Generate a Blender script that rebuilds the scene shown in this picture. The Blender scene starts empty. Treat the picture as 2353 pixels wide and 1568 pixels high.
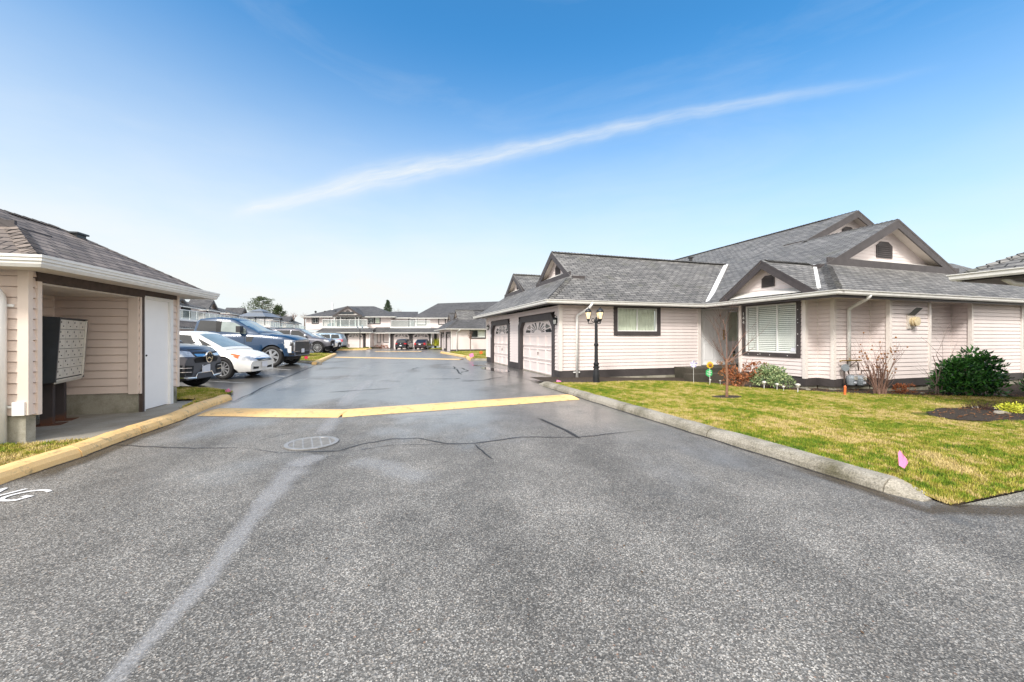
import bpy, bmesh, math, random
import numpy as np
from mathutils import Vector, Matrix
from mathutils.bvhtree import BVHTree
R = math.radians
rnd = random.Random(7)
scene = bpy.context.scene
col = scene.collection
F = 900.0; CX = 1176.5; HY = 775.5; H = 1.45      # photo at 2353 px wide: focal, centre, horizon, eye height

def G(x, y, z=0.0):
    """ground point seen at photo position x,y (surveying the place)"""
    Y = F*(H-z)/(y-HY)
    return Vector(((x-CX)/F*Y, Y, z))

# ---------------------------------------------------------------- tagging
def tag(o, label=None, cat=None, group=None, kind=None):
    if label: o['label'] = label
    if cat: o['category'] = cat
    if group: o['group'] = group
    if kind: o['kind'] = kind
    return o
def empty(name, loc=(0,0,0), rz=0, label=None, cat=None, group=None):
    o = bpy.data.objects.new(name, None); col.objects.link(o)
    o.location = loc; o.rotation_euler = (0,0,rz); o.empty_display_size = .2
    return tag(o, label, cat, group)
def copy_tree(o, parent=None):
    c = o.copy(); col.objects.link(c); c.parent = parent
    for ch in [k for k in bpy.data.objects if k.parent == o]: copy_tree(ch, c)
    return c

# ---------------------------------------------------------------- mesh builder
class MB:
    def __init__(s): s.v=[]; s.f=[]; s.m=[]; s.uv=[]; s.marks=[]
    def mark(s): s.marks.append((len(s.v),len(s.f)))
    def vert(s, p): s.v.append((p[0],p[1],p[2])); return len(s.v)-1
    def face(s, pts, mat=0, uv=None):
        i0=len(s.v)
        for p in pts: s.v.append((p[0],p[1],p[2]))
        s.f.append(tuple(range(i0,i0+len(pts)))); s.m.append(mat); s.uv.append(uv)
    def box(s, c, size, ax=None, mat=0):
        """centre, full size, optional axes (3 vectors)"""
        s.mark(); c=Vector(c); a=ax or (Vector((1,0,0)),Vector((0,1,0)),Vector((0,0,1)))
        h=[a[i]*(size[i]/2) for i in range(3)]
        P=lambda i,j,k: c+h[0]*i+h[1]*j+h[2]*k
        for q in (((-1,-1,-1),(-1,1,-1),(1,1,-1),(1,-1,-1)),((-1,-1,1),(1,-1,1),(1,1,1),(-1,1,1)),
                  ((-1,-1,-1),(1,-1,-1),(1,-1,1),(-1,-1,1)),((1,-1,-1),(1,1,-1),(1,1,1),(1,-1,1)),
                  ((1,1,-1),(-1,1,-1),(-1,1,1),(1,1,1)),((-1,1,-1),(-1,-1,-1),(-1,-1,1),(-1,1,1))):
            s.face([P(*t) for t in q],mat)
    def slab(s, pts, th, mt=0, ms=0, mb=0):
        """polygon with vertical thickness going down"""
        s.mark(); pts=[Vector(p) for p in pts]
        n=Vector((0,0,0))
        for i in range(len(pts)): n+= (pts[i]-pts[0]).cross(pts[(i+1)%len(pts)]-pts[0])
        if n.z<0: pts=pts[::-1]
        lo=[p-Vector((0,0,th)) for p in pts]
        s.face(pts,mt); s.face(lo[::-1],mb)
        for i in range(len(pts)):
            j=(i+1)%len(pts); s.face([lo[i],lo[j],pts[j],pts[i]],ms)
    def prism(s, pts, d, mat=0, mside=None):
        """planar polygon pushed along vector d"""
        s.mark(); pts=[Vector(p) for p in pts]; d=Vector(d); q=[p+d for p in pts]
        ms=mat if mside is None else mside
        n=Vector((0,0,0))
        for i in range(1,len(pts)-1): n+=(pts[i]-pts[0]).cross(pts[i+1]-pts[0])
        if n.dot(d)>0: pts=pts[::-1]; q=q[::-1]
        s.face(pts,mat); s.face(q[::-1],mat)
        for i in range(len(pts)):
            j=(i+1)%len(pts); s.face([pts[j],pts[i],q[i],q[j]],ms)
    def tube(s, pts, rad, n=6, mat=0, cap=True):
        pts=[Vector(p) for p in pts]
        if not hasattr(rad,'__len__'): rad=[rad]*len(pts)
        rings=[]; ref=None
        for i,p in enumerate(pts):
            t=(pts[min(i+1,len(pts)-1)]-pts[max(i-1,0)])
            t = t.normalized() if t.length>1e-9 else Vector((0,0,1))
            if ref is None: ref=Vector((1,0,0)) if abs(t.x)<.8 else Vector((0,1,0))
            a=(ref-t*ref.dot(t)).normalized(); ref=a; b=t.cross(a)
            rings.append([s.vert(p+(a*math.cos(2*math.pi*k/n)+b*math.sin(2*math.pi*k/n))*rad[i]) for k in range(n)])
        for i in range(len(rings)-1):
            for k in range(n):
                s.f.append((rings[i][k],rings[i][(k+1)%n],rings[i+1][(k+1)%n],rings[i+1][k])); s.m.append(mat); s.uv.append(None)
        if cap:
            s.f.append(tuple(rings[0][::-1])); s.m.append(mat); s.uv.append(None)
            s.f.append(tuple(rings[-1])); s.m.append(mat); s.uv.append(None)
    def lathe(s, prof, c=(0,0,0), n=16, mat=0, axis='z', cap=True):
        """prof: list of (r, h)"""
        c=Vector(c); rings=[]
        for r,h in prof:
            ring=[]
            for k in range(n):
                a=2*math.pi*k/n
                if axis=='z': p=Vector((r*math.cos(a),r*math.sin(a),h))
                elif axis=='y': p=Vector((r*math.cos(a),h,-r*math.sin(a)))
                else: p=Vector((h,r*math.cos(a),r*math.sin(a)))
                ring.append(s.vert(c+p))
            rings.append(ring)
        for i in range(len(rings)-1):
            for k in range(n):
                s.f.append((rings[i][k],rings[i][(k+1)%n],rings[i+1][(k+1)%n],rings[i+1][k])); s.m.append(mat); s.uv.append(None)
        if cap and prof[0][0]>1e-4: s.f.append(tuple(rings[0][::-1])); s.m.append(mat); s.uv.append(None)
        if cap and prof[-1][0]>1e-4: s.f.append(tuple(rings[-1])); s.m.append(mat); s.uv.append(None)
    def blob(s, c, r, mat=0, n=8, jit=.12, rng=rnd, sq=1):
        s.mark(); c=Vector(c); rings=[]
        m=max(4,n//2+1)
        for i in range(m+1):
            th=math.pi*i/m; ring=[]
            for k in range(n):
                a=2*math.pi*k/n; q=1+rng.uniform(-jit,jit)
                ring.append(s.vert(c+Vector((math.sin(th)*math.cos(a)*r*q,math.sin(th)*math.sin(a)*r*q,math.cos(th)*r*q*sq))))
            rings.append(ring)
        for i in range(m):
            for k in range(n):
                s.f.append((rings[i][k],rings[i+1][k],rings[i+1][(k+1)%n],rings[i][(k+1)%n])); s.m.append(mat); s.uv.append(None)
    def build(s, name, mats, parent=None, smooth=False, bevel=0, merge=False, split=False):
        if split and len(s.marks)>1:
            mk=s.marks+[(len(s.v),len(s.f))]; out=None
            for i in range(len(mk)-1):
                t=MB(); (v0,f0),(v1,f1)=mk[i],mk[i+1]
                if f1==f0: continue
                t.v=s.v[v0:v1]; t.f=[tuple(k-v0 for k in f) for f in s.f[f0:f1]]; t.m=s.m[f0:f1]; t.uv=s.uv[f0:f1]
                out=t.build(name,mats,parent,smooth,bevel,merge)
            return out
        me=bpy.data.meshes.new(name)
        me.from_pydata(s.v,[],s.f)
        if not isinstance(mats,(list,tuple)): mats=[mats]
        for m in mats: me.materials.append(m)
        me.polygons.foreach_set('material_index', s.m)
        if smooth: me.polygons.foreach_set('use_smooth',[True]*len(s.f))
        # metric UVs laid in the plane of each face
        uvl=me.uv_layers.new(name='UVMap')
        data=np.zeros(len(me.loops)*2,dtype=np.float32); k=0
        for p in me.polygons:
            if s.uv[p.index] is not None:
                for q in s.uv[p.index]: data[k]=q[0]; data[k+1]=q[1]; k+=2
                continue
            n=p.normal
            t=Vector((-n.y,n.x,0))
            t = t.normalized() if t.length>1e-3 else Vector((1,0,0))
            b=n.cross(t)
            for vi in p.vertices:
                c=me.vertices[vi].co; data[k]=c.dot(t); data[k+1]=c.dot(b); k+=2
        uvl.data.foreach_set('uv',data)
        if merge:
            bm=bmesh.new(); bm.from_mesh(me); bmesh.ops.remove_doubles(bm,verts=bm.verts,dist=1e-4); bm.to_mesh(me); bm.free()
        me.update()
        o=bpy.data.objects.new(name,me); col.objects.link(o)
        if parent: o.parent=parent
        if bevel:
            md=o.modifiers.new('bevel','BEVEL'); md.width=bevel; md.segments=2; md.limit_method='ANGLE'
        return o

class Fr:
    """plan frame: origin, unit a (along) and b (inward), uniform scale k"""
    def __init__(s,o,a,k=1.0,z=0.0,b=None):
        s.o=Vector((o[0],o[1],z)); s.a=Vector((a[0],a[1],0)).normalized()*k
        s.b=(Vector((b[0],b[1],0)).normalized()*k) if b else Vector((-s.a.y,s.a.x,0))
        s.k=k
    def __call__(s,u,v,z=0): return s.o+s.a*u+s.b*v+Vector((0,0,z*s.k))
    def sub(s,u,v,da,db,z=0):
        """child frame at u,v with along axis (da) and inward axis (db) given in parent's coords"""
        f=Fr((0,0),(1,0)); f.o=s(u,v,z); f.a=s.a*da[0]+s.b*da[1]; f.b=s.a*db[0]+s.b*db[1]; f.k=s.k; return f
    def ax(s): return (s.a.normalized(), s.b.normalized(), Vector((0,0,1)))
def fbox(mb, fr, u0,u1,v0,v1,z0,z1, mat=0):
    c=fr((u0+u1)/2,(v0+v1)/2,(z0+z1)/2)
    mb.box(c,(abs(u1-u0)*fr.k,abs(v1-v0)*fr.k,abs(z1-z0)*fr.k),fr.ax(),mat)

def sweep(mb, path, prof, mat=0, closed=False, side=1, cap=True):
    """path: 3-D points (plan polyline), prof: list of (outward, up). outward = right of travel * side"""
    P=[Vector(p) for p in path]; n=len(P); rings=[]
    def nr(a,b):
        d=Vector((b.x-a.x,b.y-a.y,0)).normalized(); return Vector((d.y,-d.x,0))*side
    for i in range(n):
        ns=[]
        if i>0 or closed: ns.append(nr(P[i-1],P[i]))
        if i<n-1 or closed: ns.append(nr(P[i],P[(i+1)%n]))
        m=ns[0] if len(ns)==1 else (ns[0]+ns[1])
        m=m.normalized(); m=m/max(.3,m.dot(ns[0]))
        rings.append([mb.vert(P[i]+m*q[0]+Vector((0,0,q[1]))) for q in prof])
    L=len(prof)
    for i in range(n if closed else n-1):
        a=rings[i]; b=rings[(i+1)%n]
        for k in range(L):
            mb.f.append((a[k],a[(k+1)%L],b[(k+1)%L],b[k])); mb.m.append(mat); mb.uv.append(None)
    if cap and not closed:
        mb.f.append(tuple(rings[0])); mb.m.append(mat); mb.uv.append(None)
        mb.f.append(tuple(rings[-1][::-1])); mb.m.append(mat); mb.uv.append(None)

# ---------------------------------------------------------------- materials
class NT:
    def __init__(s,name,alpha=False):
        s.m=bpy.data.materials.new(name); s.m.use_nodes=True; s.t=s.m.node_tree
        s.b=s.t.nodes['Principled BSDF']; s.out=s.t.nodes['Material Output']; s._c={}
    def n(s,ty,ins=None,**kw):
        nd=s.t.nodes.new('ShaderNode'+ty)
        for k,v in kw.items(): setattr(nd,k,v)
        for k,v in (ins or {}).items():
            sk=nd.inputs[k]
            if isinstance(v,bpy.types.NodeSocket): s.t.links.new(v,sk)
            elif isinstance(v,(tuple,list)) and len(v)==3 and sk.type=='RGBA': sk.default_value=(*v,1)
            else: sk.default_value=v
        return nd
    def co(s,kind='Object'):
        if kind not in s._c: s._c[kind]=s.n('TexCoord').outputs[kind]
        return s._c[kind]
    def noise(s,scale,detail=4,rough=.55,co=None,out='Fac',dist=0):
        return s.n('TexNoise',{'Vector':co or s.co(),'Scale':scale,'Detail':detail,'Roughness':rough,'Distortion':dist}).outputs[out]
    def ramp(s,fac,stops):
        r=s.n('ValToRGB',{'Fac':fac}); e=r.color_ramp.elements
        while len(e)<len(stops): e.new(.5)
        for i,(p,c) in enumerate(stops):
            e[i].position=p; e[i].color=(*c,1) if hasattr(c,'__len__') else (c,c,c,1)
        return r.outputs['Color']
    def mix(s,fac,a,b,blend='MIX'):
        nd=s.n('Mix',data_type='RGBA',blend_type=blend)
        for i,v in ((0,fac),(6,a),(7,b)):
            if isinstance(v,bpy.types.NodeSocket): s.t.links.new(v,nd.inputs[i])
            elif hasattr(v,'__len__'): nd.inputs[i].default_value=(*v,1)
            else: nd.inputs[i].default_value=v if i==0 else (v,v,v,1)
        return nd.outputs[2]
    def math(s,op,a,b=0.0,c=0.0,clamp=False):
        nd=s.n('Math',operation=op,use_clamp=clamp)
        for i,v in enumerate((a,b,c)):
            if isinstance(v,bpy.types.NodeSocket): s.t.links.new(v,nd.inputs[i])
            else: nd.inputs[i].default_value=v
        return nd.outputs[0]
    def map(s,co,scale=(1,1,1),rot=(0,0,0),loc=(0,0,0)):
        return s.n('Mapping',{'Vector':co,'Scale':scale,'Rotation':rot,'Location':loc}).outputs[0]
    def set(s,**kw):
        names={'color':'Base Color','rough':'Roughness','metal':'Metallic','coat':'Coat Weight','coatr':'Coat Roughness','spec':'Specular IOR Level','alpha':'Alpha','normal':'Normal','emit':'Emission Color','emits':'Emission Strength','trans':'Transmission Weight','sheen':'Sheen Weight'}
        for k,v in kw.items():
            sk=s.b.inputs[names[k]]
            if isinstance(v,bpy.types.NodeSocket): s.t.links.new(v,sk)
            elif hasattr(v,'__len__'): sk.default_value=(*v,1)
            else: sk.default_value=v
        return s
    def bump(s,h,strength=.3,dist=.01):
        return s.n('Bump',{'Height':h,'Strength':strength,'Distance':dist}).outputs[0]
def simple(name,c,rough=.6,metal=0,var=.12,scale=6,bump=0,spec=.5,coat=0,streak=False):
    t=NT(name); co=t.co()
    if streak: co=t.map(co,scale=(1,1,.12))
    nz=t.noise(scale,5,.6,co=co)
    c=Vector(c); 
    cc=t.ramp(nz,[(.25,tuple(c*(1-var))),(.75,tuple(c*(1+var)))])
    t.set(color=cc,rough=rough,metal=metal,spec=spec,coat=coat)
    if bump: t.set(normal=t.bump(t.noise(scale*6,4),bump,.01))
    return t.m
M={}
M['siding']=simple('cream_siding',(.79,.705,.685),.5,var=.07,scale=1.6,streak=True)
M['siding_tan']=simple('tan_siding',(.74,.625,.555),.5,var=.09,scale=1.8,streak=True)
M['siding_cap']=simple('cream_corner_trim',(.78,.72,.68),.5,var=.04,scale=2)
M['tan_cap']=simple('tan_corner_trim',(.74,.635,.56),.5,var=.06,scale=2)
M['trim']=simple('dark_brown_trim',(.058,.049,.05),.55,var=.3,scale=3,bump=.15)
M['skirt']=simple('dark_skirting',(.052,.045,.045),.65,var=.5,scale=1.5,bump=.2)
M['white']=simple('white_vinyl',(.80,.80,.79),.4,var=.04,scale=4)
M['gutter']=simple('white_gutter',(.72,.71,.68),.45,var=.10,scale=5,streak=False)
M['soffit']=simple('cream_soffit',(.62,.56,.5),.6,var=.08,scale=3)
M['door']=simple('white_door',(.88,.88,.88),.35,var=.03,scale=2)
M['gdoor']=simple('cream_garage_door',(.80,.71,.69),.4,var=.04,scale=3)
M['brown']=simple('brown_wood',(.07,.05,.042),.7,var=.35,scale=8,bump=.3)
M['blackmetal']=simple('black_metal',(.022,.024,.028),.4,metal=.3,var=.3,scale=20)
M['darkpanel']=simple('dark_green_grey_panel',(.03,.036,.042),.45,var=.25,scale=6)
M['aluminium']=simple('aluminium_panel',(.62,.60,.54),.4,metal=.25,var=.08,scale=9)
M['black']=simple('matte_black',(.012,.012,.013),.7,var=.2)
M['rubber']=simple('tyre_rubber',(.016,.016,.017),.75,var=.3,scale=20,bump=.3)
M['alloy']=simple('alloy_wheel',(.55,.56,.58),.28,metal=.75,var=.06)
M['chrome']=simple('chrome',(.75,.75,.76),.15,metal=.95,var=.03)
M['plastic']=simple('dark_plastic',(.03,.03,.032),.5,var=.25)
M['glass_dark']=simple('tinted_glass',(.018,.02,.022),.06,var=.1,spec=.8)
M['glass_car']=simple('car_glass',(.24,.29,.28),.04,var=.3,scale=2,spec=1.0,coat=.6)  # pale base colour stands in for white sky reflected in the glass
M['lens']=simple('headlight_lens',(.55,.57,.6),.12,metal=.5,var=.35,scale=14)
M['red']=simple('red_tail_lens',(.5,.015,.02),.2,var=.2)
M['orange_lens']=simple('orange_lens',(.75,.13,.03),.25,var=.2)
M['plate']=simple('licence_plate',(.7,.72,.78),.4,var=.05)
M['brass']=simple('brass',(.45,.30,.08),.35,metal=.8,var=.3,scale=20)
M['orange']=simple('orange_plastic',(.85,.16,.03),.45,var=.1)
M['meter']=simple('grey_meter_paint',(.30,.34,.38),.4,metal=.2,var=.2,scale=15)
M['pinkflag']=simple('pink_flag_vinyl',(.88,.27,.50),.5,var=.1,scale=8)
M['redflag']=simple('red_marker',(.6,.03,.10),.5,var=.2,scale=8)
M['yellowflower']=simple('yellow_petals',(.85,.55,.02),.6,var=.15,scale=20)
M['green_sign']=simple('green_sign',(.04,.42,.12),.5,var=.1)
M['sunstake']=simple('white_stake',(.7,.7,.68),.5)
M['amber']=None
def paint(name,c,metal=.0,var=.04,rough=.32): 
    return simple(name,c,rough,metal=metal,var=var,scale=3,coat=.6)
M['p_blue']=paint('blue_car_paint',(.012,.042,.10),.1)
M['p_white']=paint('white_car_paint',(.80,.79,.76))
M['p_grey']=paint('grey_car_paint',(.12,.12,.145),.3)
M['p_dark']=paint('dark_graphite_car_paint',(.055,.05,.06),.4)
M['p_silver']=paint('silver_car_paint',(.42,.45,.48),.6)
M['p_black']=paint('black_car_paint',(.012,.014,.02),.2)
M['p_lightblue']=paint('pale_blue_car_paint',(.28,.38,.48),.5)
M['p_wine']=paint('dark_wine_car_paint',(.028,.012,.018),.2)
# glass pane: see-through with a skin reflection
t=NT('window_glass'); gl=t.n('BsdfGlossy',{'Color':(.9,.95,.95),'Roughness':.03}); tr=t.n('BsdfTransparent',{'Color':(.96,.98,.97)})
lw=t.n('LayerWeight',{'Blend':.5}).outputs['Facing']; fr_=t.math('MULTIPLY_ADD',t.math('POWER',lw,4.0),.7,.07); mx=t.n('MixShader',{0:fr_,1:tr.outputs[0],2:gl.outputs[0]}); t.t.links.new(mx.outputs[0],t.out.inputs[0]); M['glass']=t.m
t=NT('railing_glass'); gl=t.n('BsdfGlossy',{'Color':(.9,.95,.95),'Roughness':.05}); tr=t.n('BsdfTransparent',{'Color':(.80,.88,.86)})
df=t.n('BsdfDiffuse',{'Color':(.6,.66,.64)})
mx0=t.n('MixShader',{0:.12,1:tr.outputs[0],2:df.outputs[0]})
mx=t.n('MixShader',{0:.15,1:mx0.outputs[0],2:gl.outputs[0]}); t.t.links.new(mx.outputs[0],t.out.inputs[0]); M['railglass']=t.m
M['blind']=simple('white_blind',(.86,.88,.84),.6,var=.08,scale=2)
M['curtain']=simple('pale_curtain',(.66,.70,.58),.8,var=.25,scale=1.2)
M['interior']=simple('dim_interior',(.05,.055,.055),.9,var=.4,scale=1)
# lamp glass, dimly lit
t=NT('amber_lamp_glass'); t.set(color=(.85,.72,.5),rough=.25,emit=(1,.68,.36),emits=.55); M['amber']=t.m
def shingle(name,c1,c2,moss=0.0):
    t=NT(name); uv=t.co('UV')
    br=t.n('TexBrick',{'Vector':uv,'Color1':c1,'Color2':c2,'Mortar':tuple(x*.16 for x in c1),'Scale':1.0,'Mortar Size':.013,'Mortar Smooth':.25,'Bias':-.1,'Brick Width':.30,'Row Height':.15})  # dark joint colour paints the shadow lines between shingle courses
    br.offset=.5; br.offset_frequency=2; br.squash=1
    jit=t.n('TexVoronoi',{'Vector':t.map(uv,scale=(3.33,6.67,1)),'Scale':1.0}); 
    c=t.mix(1,br.outputs['Color'],t.ramp(t.n('SeparateColor',{0:jit.outputs['Color']}).outputs[0],[(0,.80),(1,1.2)]),'MULTIPLY')
    nz=t.noise(.55,5,.6,co=uv); c=t.mix(1,c,t.ramp(nz,[(.3,.86),(.7,1.12)]),'MULTIPLY')
    nf=t.noise(60,3,.6,co=uv); c=t.mix(1,c,t.ramp(nf,[(.3,.8),(.7,1.2)]),'MULTIPLY')
    if moss:
        mz=t.noise(1.3,6,.7,co=uv); c=t.mix(t.ramp(mz,[(.56,0),(.75,moss)]),c,(.10,.11,.035))
    # each course tilts outward: saw-tooth height over the row
    sep=t.n('SeparateXYZ',{0:uv}); saw=t.math('FRACT',t.math('DIVIDE',sep.outputs[1],.15)); 
    h=t.math('ADD',t.math('MULTIPLY',saw,-1.0),t.math('MULTIPLY',br.outputs['Fac'],-.6))
    t.set(color=c,rough=.75,spec=.35,normal=t.bump(h,.7,.026)); return t.m
M['shingle']=shingle('grey_shingles',(.150,.146,.142),(.24,.232,.222),.35)
M['shingle_brown']=shingle('brown_shingles',(.145,.12,.106),(.24,.20,.175),.15)
M['shingle_far']=shingle('charcoal_shingles',(.10,.098,.10),(.14,.136,.138),.1)
# concrete
def concrete(name,c,stain=(.10,.085,.06),amount=.6,rough=.85,speck=.15):
    t=NT(name); co=t.co(); n1=t.noise(1.7,6,.65,co=co); n2=t.noise(70,3,.7,co=co)
    cc=t.mix(t.ramp(n1,[(.42,0),(.68,amount)]),c,stain)
    cc=t.mix(1,cc,t.ramp(n2,[(.3,1-speck),(.7,1+speck)]),'MULTIPLY')
    t.set(color=cc,rough=rough,normal=t.bump(n2,.3,.006)); return t.m
M['concrete']=concrete('concrete_slab',(.34,.31,.26),(.20,.17,.12),.7)
M['foundation']=concrete('stained_foundation',(.36,.34,.28),(.09,.09,.05),.9)
M['kerb']=concrete('rough_concrete_kerb',(.36,.33,.275),(.10,.09,.05),.95,speck=.5)
M['steps']=concrete('dark_concrete_steps',(.075,.065,.05),(.03,.03,.02),.8)
def yellow(name,wear=.6):
    t=NT(name); co=t.co(); n1=t.noise(9,6,.7,co=co); n2=t.noise(2.2,5,.65,co=co); n3=t.noise(120,2,.6,co=co)
    c=t.ramp(n2,[(.3,(.82,.52,.20)),(.7,(.90,.62,.29))])
    c=t.mix(t.ramp(n1,[(.54,0),(.66,wear)]),c,(.22,.18,.12))
    c=t.mix(1,c,t.ramp(n3,[(.3,.88),(.7,1.1)]),'MULTIPLY')
    t.set(color=c,rough=.6,normal=t.bump(n3,.3,.004)); return t.m
M['yellow']=yellow('worn_yellow_paint')
# asphalt
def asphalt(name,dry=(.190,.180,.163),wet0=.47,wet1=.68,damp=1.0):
    t=NT(name); co=t.co()
    vo=t.n('TexVoronoi',{'Vector':co,'Scale':150.0,'Randomness':1.0}); sp=t.n('SeparateColor',{0:vo.outputs['Color']})
    grain=t.ramp(sp.outputs[0],[(.0,.42),(.45,.72),(.70,1.1),(.88,1.75),(1.0,2.7)])
    tint=t.mix(t.math('MULTIPLY',sp.outputs[1],.35),(1,1,1),t.ramp(sp.outputs[2],[(0,(1.1,.82,.62)),(.4,(.95,.98,1.05)),(1,(.9,1.0,1.1))]))
    big=t.noise(.35,5,.6,co=co); mid=t.noise(2.6,5,.65,co=co)
    v3=t.n('TexVoronoi',{'Vector':co,'Scale':58.0,'Randomness':1.0}); s3=t.n('SeparateColor',{0:v3.outputs['Color']})
    c=t.mix(1,dry,grain,'MULTIPLY'); c=t.mix(1,c,tint,'MULTIPLY')
    c=t.mix(t.math('MULTIPLY',t.ramp(s3.outputs[0],[(.80,0),(.86,1)]),t.ramp(v3.outputs['Distance'],[(.25,.75),(.42,0)])),c,t.ramp(s3.outputs[1],[(0,(.42,.36,.28)),(.5,(.30,.30,.30)),(.8,(.07,.07,.075)),(1,(.34,.20,.13))]))
    patch=t.noise(.9,6,.7,co=t.map(co,scale=(1,.6,1),loc=(5,1,0))); c=t.mix(1,c,t.ramp(patch,[(.33,.68),(.45,.94),(.56,1.04),(.68,1.28)]),'MULTIPLY')
    tr=t.n('SeparateXYZ',{0:t.map(co,rot=(0,0,-.309))}).outputs[0]; tw=t.math('SINE',t.math('MULTIPLY_ADD',tr,3.9,t.math('MULTIPLY',patch,3.0))); c=t.mix(1,c,t.ramp(t.math('MULTIPLY_ADD',tw,.5,.5),[(0,.90),(1,1.06)]),'MULTIPLY')
    c=t.mix(1,c,t.ramp(mid,[(.3,.84),(.7,1.18)]),'MULTIPLY')
    # the street further along is soaked, the near part only damp
    sep=t.n('SeparateXYZ',{0:co}); far=t.n('MapRange',{0:sep.outputs[1],1:3.0,2:9.5,3:-.10,4:.20}).outputs[0]
    w=t.math('ADD',t.noise(.45,5,.62,co=t.map(co,scale=(1,.55,1),loc=(3.1,8.2,0))),far)
    wet=t.n('MapRange',{0:w,1:wet0,2:wet1,3:0.0,4:1.0}); wet.interpolation_type='SMOOTHSTEP'; wet=wet.outputs[0]
    c=t.mix(t.math('MULTIPLY',wet,.30*damp),c,(.20,.186,.164))
    v2=t.n('TexVoronoi',{'Vector':co,'Scale':150.0,'Randomness':1.0},feature='SMOOTH_F1').outputs['Distance']
    bs=t.math('MULTIPLY_ADD',wet,-.56,.60)
    bp=t.n('Bump',{'Height':v2,'Strength':bs,'Distance':.004}).outputs[0]
    t.set(color=c,rough=t.math('MULTIPLY_ADD',wet,-.29,.60),spec=t.math('MULTIPLY_ADD',wet,.25,.35),normal=bp,coat=t.math('MULTIPLY',wet,.62*damp),coatr=.26); t.t.links.new(t.n('Bump',{'Height':v2,'Strength':.06,'Distance':.004}).outputs[0],t.b.inputs['Coat Normal']); return t.m
M['asphalt']=asphalt('damp_asphalt')
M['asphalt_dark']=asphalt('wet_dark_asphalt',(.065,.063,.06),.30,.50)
M['asphalt_old']=asphalt('coarse_grey_asphalt',(.27,.25,.205),.55,.8)
M['puddle']=simple('puddle_water',(.03,.032,.035),.05,var=.1,spec=1.0)
# soil, grass
def soil():
    t=NT('dark_soil'); n=t.noise(22,6,.75); c=t.ramp(n,[(.3,(.018,.013,.010)),(.55,(.05,.035,.024)),(.75,(.12,.085,.055))])
    t.set(color=c,rough=.95,normal=t.bump(n,.8,.02)); return t.m
M['soil']=soil()
def grassmat(name,blade):
    t=NT(name); co=t.co()
    n1=t.noise(.75,5,.65,co=co); n2=t.noise(6.0,4,.7,co=co); n3=t.noise(90,2,.5,co=co)
    f=t.math('ADD',t.math('MULTIPLY',n1,.50),t.math('MULTIPLY',n2,.50))
    # straw nearer the road, greener by the house
    c=t.ramp(f,[(.36,(.075,.15,.012)),(.45,(.17,.24,.02)),(.51,(.34,.31,.05)),(.58,(.54,.43,.19))])
    c=t.mix(1,c,t.ramp(n3,[(.3,.6 if not blade else .75),(.7,1.35)]),'MULTIPLY')
    if not blade: c=t.mix(1,c,(.55,.5,.45),'MULTIPLY')
    t.set(color=c,rough=.7,spec=.25)
    return t.m
M['grass_blade']=grassmat('grass_blades',True); M['grass_base']=grassmat('grass_thatch',False)
def leaf(name,c1,c2,rough=.4,spec=.5):
    t=NT(name); g=t.n('NewGeometry').outputs['Random Per Island']
    c=t.ramp(g,[(0,c1),(1,c2)]); t.set(color=c,rough=rough,spec=spec); return t.m
M['laurel']=leaf('laurel_leaves',(.008,.045,.02),(.08,.25,.04),.26,.6)
M['varieg']=leaf('variegated_leaves',(.07,.17,.06),(.46,.52,.26),.5)
M['redbrown']=leaf('rust_brown_leaves',(.22,.06,.025),(.42,.16,.06),.7)
M['litter']=leaf('leaf_bits',(.03,.02,.015),(.16,.09,.04),.8)
M['drybrown']=leaf('dry_brown_heads',(.20,.07,.025),(.40,.20,.08),.8)
M['yellowleaf']=leaf('yellow_green_leaves',(.42,.50,.03),(.78,.74,.08),.5)
M['pine']=leaf('pine_needles',(.035,.065,.028),(.11,.14,.055),.7)
M['spruce']=leaf('spruce_needles',(.03,.06,.035),(.08,.12,.06),.7)
M['heather']=leaf('dark_heather',(.035,.02,.018),(.12,.06,.05),.8)
M['bark']=simple('grey_bark',(.20,.15,.13),.85,var=.3,scale=20,bump=.4)
M['bark_red']=simple('reddish_bark',(.24,.13,.08),.8,var=.35,scale=14,bump=.4)
M['twig']=simple('reddish_twigs',(.22,.13,.10),.8,var=.3,scale=30)
M['rust']=None
t=NT('rusty_post'); co=t.co(); sep=t.n('SeparateXYZ',{0:co}); nz=t.noise(7,5,.7)
f=t.math('ADD',t.math('MULTIPLY',sep.outputs[2],-2.6),t.math('MULTIPLY',nz,1.0)); c=t.mix(t.ramp(f,[(-.0,0),(.35,1)]),(.05,.04,.04),(.14,.055,.025)); t.set(color=c,rough=.7); M['rust']=t.m
t=NT('road_lettering'); nz=t.noise(40,4,.7); a=t.ramp(nz,[(.30,0),(.42,1)]); t.set(color=(.82,.82,.82),rough=.6,alpha=a); M['roadpaint']=t.m
# pale scuffed trace with wet sheen in its colour: fades at its edges (UV x across), grain shows through
def trace(name,c,lo,hi,edge=True,amount=.8):
    t=NT(name); sep=t.n('SeparateXYZ',{0:t.co('UV')}); nz=t.noise(60,3,.6); nl=t.noise(1.6,5,.7)
    x=t.math('ABSOLUTE',t.math('SUBTRACT',sep.outputs[0],.5)); e=t.n('MapRange',{0:t.math('ADD',x,t.math('MULTIPLY',t.math('SUBTRACT',nl,.5),.55)),1:.16,2:.45,3:1,4:0}).outputs[0]
    y=t.math('ABSOLUTE',t.math('SUBTRACT',sep.outputs[1],.5)); ey=t.n('MapRange',{0:y,1:.36,2:.5,3:1,4:0}).outputs[0]
    a=t.math('MULTIPLY',t.math('MULTIPLY',t.math('MULTIPLY',t.ramp(nz,[(lo,.45),(hi,1)]),e),ey),amount)
    t.set(color=c,rough=.55,alpha=a); return t.m
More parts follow.
